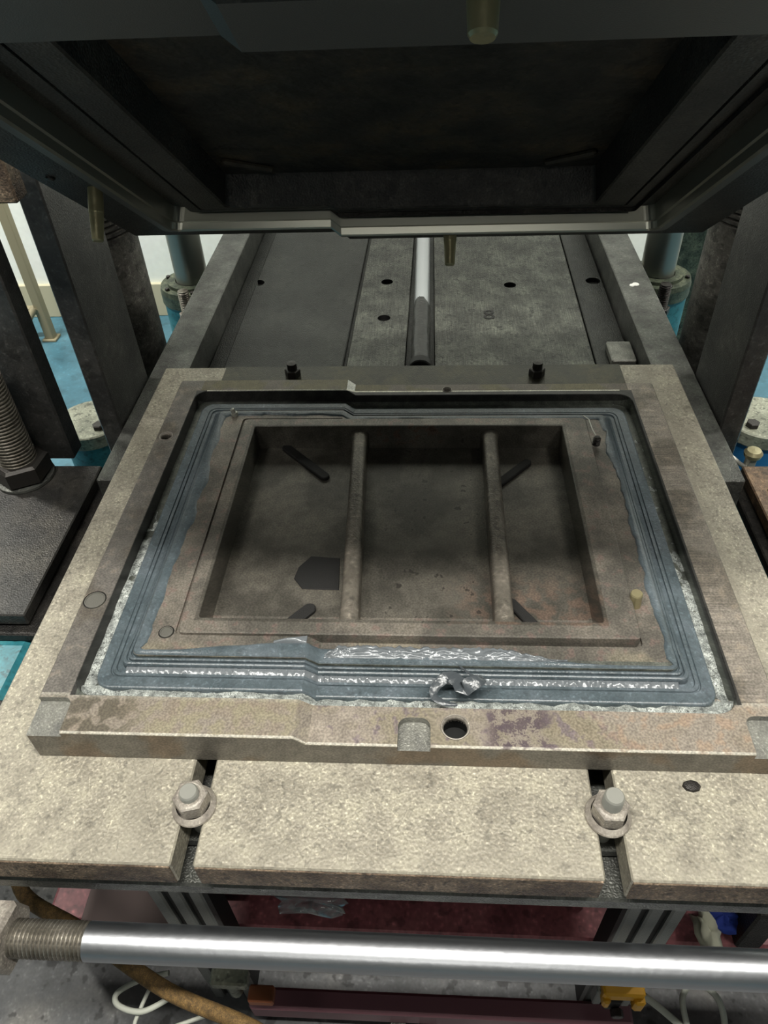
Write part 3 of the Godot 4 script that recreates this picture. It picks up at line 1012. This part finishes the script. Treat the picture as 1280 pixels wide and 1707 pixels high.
func rubber_seal() -> void:
	var o := thing("rubber_seal", Vector3.ZERO, "blue-grey moulded rubber frame seal lying in the mould gutter", "rubber seal")
	var E := func(i: float, y: float, r := -1.0) -> Array:
		return rr(-0.553 + i, 0.457 - i, -1.492 + i, -0.676 - i, maxf(0.028 - i * 0.45, 0.006) if r < 0 else r, y)
	# flat lip
	var b := MB.new()
	var prof := [[0, -0.0305], [0.0004, -0.0205], [0.0016, -0.0178], [0.0036, -0.017], [0.0205, -0.0168], [0.0215, -0.0192], [0.0232, -0.0192], [0.0242, -0.0164], [0.029, -0.0158], [0.030, -0.019], [0.040, -0.019]]
	for k in prof.size() - 1:
		b.loft(E.call(prof[k][0], prof[k][1]), E.call(prof[k + 1][0], prof[k + 1][1]))
	part("outer_lip", b, M.rubber, o)
	# double bead
	b = MB.new()
	prof = [[0.0385, -0.0195], [0.0390, -0.010], [0.0402, -0.0065], [0.0425, -0.0055], [0.0445, -0.0062], [0.0455, -0.0095], [0.0468, -0.0095], [0.0475, -0.0045], [0.0495, -0.0032], [0.0515, -0.0040], [0.0523, -0.0070], [0.0535, -0.0070], [0.0542, -0.0018], [0.0560, 0.0004], [0.0585, 0.0008]]
	var prev := []
	for k in prof.size():
		var row: Array = E.call(prof[k][0], prof[k][1], 0.012)
		for i in row.size():
			var p: Vector3 = row[i]
			var side := 1.0 - S(-0.80, -0.735, p.z)
			var flat := lerpf(-0.0165, 0.0008, float(k) / (prof.size() - 1)) + (-0.0025 if k == 5 or k == 6 else 0.0)
			row[i].y = lerpf(p.y, p.y - prof[k][1] + flat, side)
		if k > 0:
			b.loft(prev, row)
		prev = row
	part("bead", b, M.rubber, o)
	# thin flash sheet with a ragged inner edge
	var f := FastNoiseLite.new()
	f.seed = 3
	f.frequency = 5.0
	f.fractal_octaves = 4
	var A: Array = E.call(0.058, 0.0008, 0.012)
	var B: Array = E.call(0.118, 0.0, 0.016)
	var rows := []
	for i in 9:
		var row := []
		for k in A.size():
			var p: Vector3 = A[k]
			var w := 0.017 + 0.010 * f.get_noise_2d(p.x, p.z)
			if p.z > -0.74:            # front
				if p.x < -0.2:
					w = lerpf(0.006, 0.027, S(-0.50, -0.22, p.x)) + 0.002 * f.get_noise_2d(p.x * 3, 1)
				else:
					w = lerpf(0.026, 0.001, S(0.05, 0.33, p.x)) + 0.002 * f.get_noise_2d(p.x * 3, 5)
			elif p.x < -0.4:           # left
				w = 0.018 + 0.016 * f.get_noise_2d(p.z * 1.2, 9) + 0.006 * S(-1.0, -1.12, p.z) * S(-1.3, -1.15, p.z)
			elif p.x > 0.3:
				w = 0.011 + 0.012 * f.get_noise_2d(p.z * 2.2, 4) + 0.003 * f.get_noise_2d(p.z * 14, 4)
			elif p.z < -1.3:
				w = 0.016 + 0.012 * f.get_noise_2d(p.x * 1.1, 7)
			w = maxf(w, 0.002)
			var t := i / 8.0
			var q := p.lerp(B[k], w * t / 0.06)
			q.y = p.y + 0.0012 * sin(t * PI) * (1 + f.get_noise_2d(q.x * 9, q.z * 9))
			if i == 8:
				q.y = p.y - 0.0018
			row.append(q)
		rows.append(row)
	b = MB.new()
	b.smooth_loft(rows)
	part("flash_sheet", b, M.rubber, o)
	# blistered shiny film along the front ledge, right of the step
	var g := FastNoiseLite.new()
	g.seed = 17
	g.frequency = 9.0
	g.fractal_octaves = 2
	rows = []
	var nx := 150
	for i in 17:
		var row := []
		var t := i / 16.0
		for k in nx + 1:
			var s := float(k) / nx
			var x := lerpf(-0.176, 0.225, s)
			var wdt := 0.031 * (1 - S(0.70, 1.0, s) * 0.9) * (0.45 + 0.55 * S(0.0, 0.06, s)) * (0.9 + 0.18 * g.get_noise_1d(x * 7))
			var z := -0.739 - wdt * t
			var hump := sin(PI * clampf(t, 0, 1))
			var wave := 0.5 + 0.5 * g.get_noise_2d(x * 3.2, 2.0 + t * 0.4)
			var y := -JH + 0.0012 + hump * (0.0015 + 0.010 * wave * wave) * S(0.0, 0.03, s) + 0.0007 * g.get_noise_2d(x * 9, z * 22) * hump
			if s < 0.11:
				y += 0.0022 * sin(sqrt(pow((s - 0.02) * 0.4, 2) + pow(t * 0.03, 2)) * 900.0) * hump
			if i == 0 or i == 16:
				y = -JH - 0.0008
			row.append(Vector3(x, y, z))
		rows.append(row)
	b = MB.new()
	b.smooth_loft(rows, false, false)
	part("blistered_film", b, M.film, o, "shiny wrinkled rubber film on the front ledge")
	rows = []
	for i in 9:
		var row := []
		var t := i / 8.0
		for k in 31:
			var s := k / 30.0
			var x := lerpf(-0.262, -0.206, s)
			var y := 0.0015 + sin(PI * t) * sin(PI * s) * 0.006
			row.append(Vector3(x, y if i > 0 and i < 8 else -0.001, -0.758 - 0.018 * t * (0.3 + 0.7 * s)))
		rows.append(row)
	b = MB.new()
	b.smooth_loft(rows, false, false)
	part("blistered_film", b, M.film, o, "shiny wrinkled rubber film left of the step")
	# wavy strip between lip and bead on the front side
	rows = []
	for i in 7:
		var row := []
		var t := i / 6.0
		for k in 421:
			var x := lerpf(-0.505, 0.40, k / 420.0)
			var jy := -JH * clampf((x - J0) / (J1 - J0), 0, 1)
			var amp := 0.0012 if x < -0.2 else 0.0026 * (1 - 0.4 * S(0.25, 0.35, x))
			var ph := x * 430.0 + 3.0 * g.get_noise_1d(x * 20)
			var y := -0.0158 + 0.003 * t + amp * sin(PI * t) * (0.6 + 0.6 * sin(ph + t * 1.5) + 0.9 * g.get_noise_2d(x * 9, 4))
			row.append(Vector3(x, y + jy, -0.7045 - 0.0115 * t))
		rows.append(row)
	b = MB.new()
	b.smooth_loft(rows, false, false)
	part("wavy_strip", b, M.film, o, "shiny rippled strip beside the bead")
	# torn curl of flash hanging over the front lip
	var path := [Vector3(0.048, -0.012, -0.728), Vector3(0.058, -0.006, -0.714), Vector3(0.070, -0.003, -0.702), Vector3(0.083, 0.004, -0.694), Vector3(0.080, 0.012, -0.684), Vector3(0.064, 0.012, -0.676), Vector3(0.052, 0.004, -0.672), Vector3(0.044, 0.002, -0.690), Vector3(0.028, 0.0, -0.697), Vector3(0.012, -0.004, -0.684), Vector3(0.006, -0.008, -0.668), Vector3(0.022, -0.009, -0.655), Vector3(0.044, -0.010, -0.652)]
	var wid := [0.0015, 0.002, 0.0025, 0.005, 0.009, 0.012, 0.012, 0.011, 0.010, 0.008, 0.006, 0.005, 0.002]
	var cv := Curve3D.new()
	for p in path:
		cv.add_point(p)
	rows = []
	for k in 61:
		var t := k / 60.0 * (path.size() - 1)
		var i := mini(int(t), path.size() - 2)
		var fr := t - i
		var p0: Vector3 = path[maxi(i - 1, 0)]
		var p1: Vector3 = path[i]
		var p2: Vector3 = path[i + 1]
		var p3: Vector3 = path[mini(i + 2, path.size() - 1)]
		var p := p1.cubic_interpolate(p2, p0, p3, fr)
		var w := lerpf(wid[i], wid[i + 1], fr)
		var dd := (p2 - p1).normalized()
		var sd := dd.cross(Vector3(0.2, 1, 0.3)).normalized()
		var up := sd.cross(dd)
		row_push(rows, [p - sd * w, p - sd * w * 0.3 + up * 0.0015, p + sd * w * 0.5 + up * 0.001, p + sd * w])
	b = MB.new()
	b.smooth_loft(rows, false, false)
	part("torn_flap", b, M.flap, o, "torn curl of rubber flash over the front lip")

func row_push(rows: Array, r: Array) -> void:
	rows.append(r)

func upper_mould() -> void:
	var o := thing("upper_mould", Vector3(-0.0005, 0.734, -1.072), "dark steel upper mould tilted open above, with a deep cavity and long pins", "mould")
	o.rotation.x = -0.598
	var Q := func(x0: float, x1: float, z0: float, z1: float, r: float, y: float, w := 1.0) -> Array:
		var A := rr(x0, x1, z0, z1, r, y, w)
		for k in A.size():
			A[k].z += 1.0
		return A
	var L := [
		Q.call(-0.685, 0.600, -1.72, -0.44, 0.004, 0.10, 0),
		Q.call(-0.685, 0.600, -1.72, -0.44, 0.004, 0.003),
		Q.call(-0.682, 0.597, -1.717, -0.443, 0.004, 0.0),
		Q.call(-0.560, 0.473, -1.560, -0.640, 0.02, 0.0),
		Q.call(-0.558, 0.471, -1.558, -0.642, 0.02, -0.026),
		Q.call(-0.554, 0.467, -1.554, -0.646, 0.02, -0.030),
		Q.call(-0.540, 0.453, -1.548, -0.735, 0.02, -0.030),
		Q.call(-0.536, 0.449, -1.546, -0.738, 0.02, -0.027),
		Q.call(-0.534, 0.447, -1.544, -0.740, 0.02, -0.014),
		Q.call(-0.530, 0.443, -1.542, -0.742, 0.02, -0.012),
		Q.call(-0.526, 0.439, -1.540, -0.744, 0.02, 0.016),
		Q.call(-0.488, 0.400, -1.520, -0.752, 0.01, 0.016),
		Q.call(-0.486, 0.398, -1.518, -0.754, 0.01, 0.0)]
	var b := MB.new()
	for k in L.size() - 1:
		if k < 5 or k > 9:
			b.loft(L[k], L[k + 1], true)
	part("parting_frame", b, M.dark, o)
	b = MB.new()
	b.loft(L[5], L[6], true)
	part("ridge_crest", b, M.crest, o)
	b = MB.new()
	for k in range(6, 10):
		b.loft(L[k], L[k + 1], true)
	part("sealing_ridge", b, M.ridge, o, "polished sealing ridge")
	# inner land with a fine split line, then the cavity
	var K := [
		Q.call(-0.486, 0.398, -1.518, -0.754, 0.01, 0.0, 0.5),
		Q.call(-0.464, 0.378, -1.506, -0.758, 0.01, 0.0, 0.5),
		Q.call(-0.463, 0.377, -1.505, -0.759, 0.01, 0.006, 0.5),
		Q.call(-0.460, 0.374, -1.503, -0.760, 0.01, 0.006, 0.5),
		Q.call(-0.459, 0.373, -1.502, -0.761, 0.01, 0.0, 0.5),
		Q.call(-0.408, 0.318, -1.490, -0.770, 0.01, 0.0, 0.5),
		Q.call(-0.405, 0.315, -1.487, -0.772, 0.01, 0.003, 0.5),
		Q.call(-0.398, 0.308, -1.466, -0.776, 0.01, 0.056, 0)]
	b = MB.new()
	for k in K.size() - 1:
		b.loft(K[k], K[k + 1], true)
	part("inner_land", b, M.dark, o)
	b = MB.new()
	b.cap(K[-1], true)
	part("cavity_floor", b, M.cavity, o, "mottled brown floor of the upper cavity")
	b = MB.new()
	b.box(Vector3(-0.0425, 0.085, -0.10), Vector3(1.28, 0.045, 1.27), 0.004)
	part("back_plate", b, M.dark, o)
	for q in [[-0.34, -1.40, 0.6], [0.25, -1.40, -0.6]]:
		b = MB.new()
		b.box(Vector3.ZERO, Vector3(0.10, 0.012, 0.016), 0.004, Transform3D(Basis(Vector3.UP, q[2]), Vector3(q[0], 0.052, q[1] + 1.0)))
		part("corner_fillet", b, M.cavity, o)
	# guide pins
	for q in [[-0.604, -1.337, 0.0, 0.092, 0.0135], [0.040, -0.600, 0.004, 0.105, 0.0155], [0.039, -1.575, -0.012, 0.09, 0.0135]]:
		b = MB.new()
		var r: float = q[4]
		b.lathe([[r, 0.0], [r, q[3] * 0.45], [r * 0.97, q[3] * 0.47], [r * 0.78, q[3] - 0.003], [r * 0.66, q[3]], [0, q[3]]], 28, Transform3D(Basis(Vector3.RIGHT, PI), Vector3(q[0], q[2], q[1] + 1.0)))
		part("guide_pin", b, M.brass, o, "tapered brassy guide pin")
	b = MB.new()
	b.lathe([[0.008, 0], [0.008, 0.003], [0.005, 0.005], [0, 0.005]], 16, Transform3D(Basis(Vector3.RIGHT, PI), Vector3(-0.652, 0, -0.27)))
	part("plate_screw", b, M.darknut, o)
	for s in [-1, 1]:
		b = MB.new()
		b.box(Vector3(CX + s * 0.5, 0.19, -0.1), Vector3(0.08, 0.17, 0.9), 0.005)
		b.tube([Vector3(CX + s * 0.5, 0.22, -0.30), Vector3(CX + s * 0.5, 0.73, -0.52)], 0.03, 14)
		part("lift_arm", b, M.dark, o)

func side_gear() -> void:
	var b := MB.new()
	# clamp plates beside the table, on teal side frames
	for s in [-1, 1]:
		var side := "left" if s < 0 else "right"
		var o := thing("clamp_plate", Vector3(CX, 0, 0), side + " thick dark steel plate with a rusty edge beside the table", "plate", "side plates")
		b = MB.new()
		b.box(Vector3(s * 1.10, -0.216, -1.225), Vector3(0.566, 0.032, 0.505), 0.003)
		part("upper_plate", b, M.plate if s < 0 else M.brownplate, o)
		b = MB.new()
		b.box(Vector3(s * 1.08, -0.249, -1.21), Vector3(0.57, 0.022, 0.52), 0.003)
		part("lower_plate", b, M.dark, o)
		b = MB.new()
		b.box(Vector3(s * 1.10, -0.2355, -1.22), Vector3(0.45, 0.011, 0.42), 0.001)
		part("packing", b, M.black, o)
		if s > 0:
			b = MB.new()
			for k in 14:
				var a := TAU * k / 14
				b.lathe([[0.0045, 0], [0.004, 0.002], [0, 0.003]], 7, Transform3D(Basis.IDENTITY, Vector3(0.875 + cos(a) * 0.018 * (1 + 0.3 * sin(k * 3.0)), -0.2, -1.385 + sin(a) * 0.014)))
			part("weld_mark", b, M.rust, o)
	# threaded stud and hexagon nut on the left plate
	var st := thing("threaded_stud", Vector3(-1.045, -0.2, -1.432), "large threaded stud with a hexagon nut on the left plate", "stud")
	b = MB.new()
	b.lathe([[0.0, 0.0], [0.072, 0.0], [0.073, 0.003], [0.072, 0.008], [0.06, 0.009]], 40)
	part("washer", b, M.greysteel, st)
	b = MB.new()
	b.hexa(0.071, 0.008, 0.062, Transform3D.IDENTITY, 0.45)
	part("hex_nut", b, M.darknut, st)
	b = MB.new()
	var prof := [[0.044, 0.055]]
	var y := 0.06
	while y < 0.30:
		prof.append_array([[0.0465, y], [0.0465, y + 0.0025], [0.041, y + 0.0055], [0.041, y + 0.007]])
		y += 0.0095
	prof.append_array([[0.043, y], [0.04, y + 0.004], [0, y + 0.004]])
	b.lathe(prof, 40)
	part("thread", b, M.thread, st, "bright coarse thread")
	# rear lifting cylinders
	for s in [-1, 1]:
		var side := "left" if s < 0 else "right"
		var o := thing("rear_cylinder", Vector3(CX + s * 0.915, -0.3, -2.79), side + " rear hydraulic cylinder, teal body, chrome rod, behind the column", "cylinder", "rear cylinders")
		b = MB.new()
		b.lathe([[0.128, -0.54], [0.128, -0.075], [0.120, -0.07]], 44)
		part("cylinder_body", b, M.teal, o)
		b = MB.new()
		b.lathe([[0.118, -0.075], [0.133, -0.075], [0.133, -0.03], [0.128, -0.012], [0.100, -0.012], [0.098, 0.0], [0.068, 0.0], [0.066, -0.02]], 44)
		part("cylinder_flange", b, M.flange, o)
		for k in 6:
			var a := TAU * k / 6 + 0.3
			b = MB.new()
			b.lathe([[0.009, -0.014], [0.009, -0.004], [0.007, -0.002], [0.0, -0.002]], 14, Transform3D(Basis.IDENTITY, Vector3(cos(a) * 0.114, 0, sin(a) * 0.114)))
			part("flange_screw", b, M.darknut, o)
		b = MB.new()
		b.lathe([[0.064, -0.03], [0.064, 1.45]], 40)
		part("piston_rod", b, M.rod, o)
		# adjusting stud in front of it
		var t := thing("adjusting_stud", Vector3(CX + s * 0.905, -0.36, -2.62), side + " threaded adjusting stud with nut before the rear cylinder", "stud", "adjusting studs")
		b = MB.new()
		prof = [[0.018, -0.05]]
		y = 0.0
		while y < 0.085:
			prof.append_array([[0.022, y], [0.018, y + 0.004]])
			y += 0.0075
		prof.append_array([[0.02, y], [0.0, y + 0.002]])
		b.lathe(prof, 24)
		part("thread", b, M.thread if s < 0 else M.darknut, t)
		b = MB.new()
		b.hexa(0.034, -0.03, 0.0)
		part("hex_nut", b, M.nut if s < 0 else M.darknut, t)
		b = MB.new()
		b.lathe([[0.026, -0.49], [0.026, -0.03]], 20)
		part("stud_support", b, M.flange, t)
	# front capped cylinders
	for s in [-1, 1]:
		var side := "left" if s < 0 else "right"
		var o := thing("capped_cylinder", Vector3(CX + s * 1.085, -0.42, -1.97), side + " blue-green cylinder with a flat grey cap beside the guide post", "cylinder", "capped cylinders")
		b = MB.new()
		b.lathe([[0.1, -0.43], [0.1, -0.04], [0.098, -0.03]], 40)
		part("cylinder_body", b, M.teal if s < 0 else M.tealblue, o)
		b = MB.new()
		b.lathe([[0.098, -0.03], [0.112, -0.03], [0.114, -0.026], [0.114, 0.014], [0.11, 0.018], [0.0, 0.018]], 44)
		part("cap", b, M.capgrey, o)
		b = MB.new()
		b.hexa(0.02, 0.018, 0.034, Transform3D(Basis.IDENTITY, Vector3(s * -0.05, 0, 0.05)))
		part("cap_screw", b, M.darknut, o)
	# small fittings by the right rail end
	var o := thing("oil_fitting", Vector3(0.815, -0.19, -1.525), "brass oil fitting with a pale cap by the right post foot", "fitting")
	b = MB.new()
	b.hexa(0.016, -0.045, -0.02)
	b.lathe([[0.012, -0.065], [0.012, -0.045]], 16)
	part("fitting_body", b, M.silver, o)
	b = MB.new()
	b.lathe([[0.012, -0.02], [0.021, -0.016], [0.023, -0.006], [0.017, 0.002], [0.0, 0.004]], 22)
	part("fitting_cap", b, M.brass, o)
	b = MB.new()
	b.tube([Vector3(-0.008, -0.05, 0.008), Vector3(-0.03, -0.035, 0.006), Vector3(-0.05, -0.02, -0.002), Vector3(-0.068, -0.03, -0.012)], 0.006, 8)
	part("pipe", b, M.silver, o)
	# pipe bracket seen through the gap beside the right column
	o = thing("pipe_bracket", Vector3(1.07, -0.2, -3.1), "steel pipe valve behind the right press column before the white wall", "valve")
	b = MB.new()
	b.box(Vector3(0, 0.17, 0), Vector3(0.22, 0.05, 0.06), 0.006)
	part("arm", b, M.capgrey, o)
	b = MB.new()
	b.lathe([[0.05, 0.0], [0.05, 0.03], [0.035, 0.04], [0.035, 0.07], [0.0, 0.08]], 24, Transform3D(Basis.IDENTITY, Vector3(0, 0.0, 0.0)))
	part("valve_knob", b, M.darknut, o)
	b = MB.new()
	b.box(Vector3(0, -0.33, 0), Vector3(0.14, 0.66, 0.12), 0.008)
	part("pedestal", b, M.flange, o)
	b = MB.new()
	b.box(Vector3(0.075, 0.09, 0), Vector3(0.05, 0.2, 0.05), 0.006)
	part("upright", b, M.flange, o)

func under_table() -> void:
	var b := MB.new()
	# polished tie bar across the front
	var o := thing("tie_bar", Vector3(0, -0.27, -0.377), "polished chrome tie bar across the front with a threaded left end", "bar")
	var t := Transform3D(Basis(Vector3.BACK, -PI / 2 - 0.006), Vector3.ZERO)   # y axis to +x
	b = MB.new()
	b.lathe([[0.0, -0.532], [0.0285, -0.532], [0.0285, 0.675]], 48, t)
	part("shaft", b, M.chrome, o)
	b = MB.new()
	var prof := [[0.0, -0.752], [0.024, -0.752]]
	var y := -0.70
	while y < -0.536:
		prof.append_array([[0.0282, y], [0.0285, y + 0.0015], [0.0245, y + 0.0042], [0.0245, y + 0.005]])
		y += 0.0068
	prof.append_array([[0.0282, -0.532], [0.0282, -0.53]])
	b.lathe(prof, 40, t)
	part("thread", b, M.thread, o, "threaded end of the bar")
	b = MB.new()
	b.hexa(0.056, -0.735, -0.652, t, 0.2)
	part("hex_nut", b, M.nut, o)
	# bearing lug the bar passes through
	for s in [-1, 1]:
		b = MB.new()
		var x: float = -0.815 if s < 0 else 0.735
		b.box(Vector3(x, -0.265, -0.545), Vector3(0.12, 0.13, 0.45), 0.008)
		solo("bar_bearing", b, M.dark, Vector3.ZERO, ("left" if s < 0 else "right") + " dark bearing arm that holds the tie bar end", "bracket", "tie bar bearings")
	# red base frame
	o = thing("base_frame", Vector3.ZERO, "red painted steel base frame under the table", "base frame")
	b = MB.new()
	b.box(Vector3(0.02, -0.74, -0.60), Vector3(1.62, 0.22, 0.16), 0.008)
	part("rear_beam", b, M.red, o)
	b = MB.new()
	b.box(Vector3(0.02, -0.755, -0.425), Vector3(0.76, 0.06, 0.04), 0.006)
	part("front_beam", b, M.crimson, o)
	for x in [-0.06, 0.0, 0.30]:
		b = MB.new()
		b.box(Vector3(x, -0.812, -0.42), Vector3(0.035, 0.055, 0.05), 0.003)
		part("frame_foot", b, M.dark, o)
	b = MB.new()
	b.box(Vector3(0.62, -0.55, -0.55), Vector3(0.05, 0.16, 0.06), 0.004)
	part("stay", b, M.dark, o)
	# grey sheet cover on the left of the red frame
	b = MB.new()
	b.box(Vector3(-0.575, -0.615, -0.555), Vector3(0.26, 0.02, 0.14), 0.003)
	solo("cover_sheet", b, M.pinkgrey, Vector3.ZERO, "pale pinkish grey cover sheet below the table at left", "cover")
	b = MB.new()
	b.box(Vector3(-0.06, -0.60, -0.66), Vector3(0.78, 0.02, 0.14), 0.003)
	solo("drip_tray", b, M.dark, Vector3.ZERO, "dark drip tray in the shade under the table middle", "tray")
	# slotted aluminium uprights
	for q in [[-0.413, 0.0, "left slotted aluminium upright below the table edge"], [0.357, 0.0, "right slotted aluminium upright below the table edge"]]:
		o = thing("profile_upright", Vector3(q[0], -Y0 + 0.012, -0.47), q[2], "upright", "slotted uprights")
		b = MB.new()
		b.box(Vector3(0, 0.32, -0.012), Vector3(0.088, 0.635, 0.05), 0.002)
		part("core", b, M.black, o)
		for k in 3:
			b = MB.new()
			b.box(Vector3(-0.034 + k * 0.034, 0.32, 0.012), Vector3(0.022, 0.64, 0.018), 0.003)
			part("web", b, M.alu, o)
	# yellow bracket
	o = thing("limit_switch", Vector3(0.356, -0.60, -0.428), "yellow and black limit switch at the foot of the right upright", "switch")
	b = MB.new()
	b.box(Vector3(0, 0.018, 0), Vector3(0.075, 0.030, 0.03), 0.004)
	b.box(Vector3(0.028, 0.0, 0.008), Vector3(0.02, 0.04, 0.034), 0.004)
	b.box(Vector3(-0.03, 0.0, 0.008), Vector3(0.014, 0.03, 0.03), 0.004)
	part("housing", b, M.yellow, o)
	b = MB.new()
	b.box(Vector3(-0.012, -0.03, 0.0), Vector3(0.03, 0.05, 0.03), 0.003)
	part("plunger", b, M.black, o)
	b = MB.new()
	b.hexa(0.012, 0.0, 0.014, Transform3D(Basis(Vector3.RIGHT, PI / 2), Vector3(-0.004, -0.045, 0.016)))
	part("screw", b, M.darknut, o)
	b = MB.new()
	b.box(Vector3(0.018, -0.035, -0.006), Vector3(0.016, 0.075, 0.02), 0.002)
	part("bracket", b, M.alu, o)
	b = MB.new()
	b.box(Vector3(-0.036, -0.03, -0.006), Vector3(0.016, 0.075, 0.02), 0.002)
	part("bracket", b, M.alu, o)
	# left sensor at the foot of the left upright
	o = thing("sensor_block", Vector3(-0.34, -0.62, -0.415), "small grey sensor with an orange plug by the left upright", "sensor")
	b = MB.new()
	b.box(Vector3(-0.03, 0.05, 0), Vector3(0.07, 0.03, 0.03), 0.004)
	b.lathe([[0.012, -0.03], [0.012, 0.035], [0.0, 0.036]], 16, Transform3D(Basis.IDENTITY, Vector3(-0.03, 0, 0)))
	part("housing", b, M.capgrey, o)
	b = MB.new()
	b.box(Vector3(0.015, -0.05, 0.0), Vector3(0.05, 0.025, 0.03), 0.003)
	part("plug", b, M.orange, o)
	# hose and cables
	b = MB.new()
	b.tube(smooth([Vector3(-0.82, -0.46, -0.60), Vector3(-0.787, -0.5, -0.524), Vector3(-0.659, -0.52, -0.470), Vector3(-0.474, -0.54, -0.383), Vector3(-0.29, -0.58, -0.33), Vector3(-0.17, -0.66, -0.25)]), 0.014, 14)
	solo("braided_hose", b, M.hose, Vector3.ZERO, "brown braided hose hanging across below the chrome bar at left", "hose")
	b = MB.new()
	b.tube(smooth([Vector3(-0.50, -0.61, -0.43), Vector3(-0.556, -0.62, -0.418), Vector3(-0.594, -0.62, -0.395), Vector3(-0.585, -0.62, -0.375), Vector3(-0.535, -0.615, -0.366), Vector3(-0.485, -0.61, -0.39)]), 0.0055, 8)
	b.tube(smooth([Vector3(-0.53, -0.615, -0.41), Vector3(-0.545, -0.63, -0.372), Vector3(-0.55, -0.64, -0.345), Vector3(-0.52, -0.645, -0.335), Vector3(-0.47, -0.64, -0.352), Vector3(-0.41, -0.63, -0.37)]), 0.004, 8)
	solo("pale_cable", b, M.cable, Vector3.ZERO, "looped pale cable under the chrome bar at left", "cable")
	b = MB.new()
	b.tube(smooth([Vector3(0.412, -0.66, -0.44), Vector3(0.45, -0.67, -0.415), Vector3(0.49, -0.70, -0.39), Vector3(0.52, -0.76, -0.35)]), 0.007, 8)
	b.tube(smooth([Vector3(0.487, -0.68, -0.40), Vector3(0.484, -0.66, -0.44), Vector3(0.51, -0.65, -0.462), Vector3(0.545, -0.65, -0.44), Vector3(0.556, -0.68, -0.40), Vector3(0.54, -0.72, -0.37)]), 0.006, 8)
	solo("grey_cable", b, M.cable, Vector3.ZERO, "looped grey cable beside the yellow limit switch", "cable")
	# rag and plastic film
	o = thing("rag", Vector3(0.545, -0.585, -0.535), "crumpled blue and white rag on the red frame at right", "rag")
	crumple("white_cloth", Vector3(-0.012, 0.012, 0.012), 0.03, 0.055, 0.035, 4, M.ragwhite, o)
	crumple("blue_cloth", Vector3(0.02, 0.014, -0.018), 0.035, 0.03, 0.03, 7, M.ragblue, o)
	o = thing("plastic_film", Vector3(-0.225, -0.545, -0.545), "crumpled clear plastic film under the table edge", "plastic film")
	crumple("film", Vector3.ZERO, 0.075, 0.03, 0.03, 9, M.plastic, o)

func crumple(called: String, at: Vector3, rx: float, rz: float, ry: float, sd: int, m: Material, parent: Node3D) -> void:
	var f := FastNoiseLite.new()
	f.seed = sd
	f.frequency = 1.6
	f.fractal_octaves = 2
	var rows := []
	for i in 11:
		var row := []
		var th := PI * (i + 0.02) / 10.04
		for k in 18:
			var a := TAU * k / 18
			var d := Vector3(cos(a) * sin(th), cos(th), -sin(a) * sin(th))
			var r := 0.75 + 0.75 * f.get_noise_3dv(d)
			row.append(at + Vector3(d.x * rx, d.y * ry * 0.7, d.z * rz) * r)
		rows.append(row)
	var b := MB.new()
	b.smooth_loft(rows, true)
	part(called, b, m, parent)

func smooth(p: Array) -> Array:
	var out := []
	for i in p.size() - 1:
		for k in 8:
			out.append(p[i].cubic_interpolate(p[i + 1], p[maxi(i - 1, 0)], p[mini(i + 2, p.size() - 1)], k / 8.0))
	out.append(p[-1])
	return out
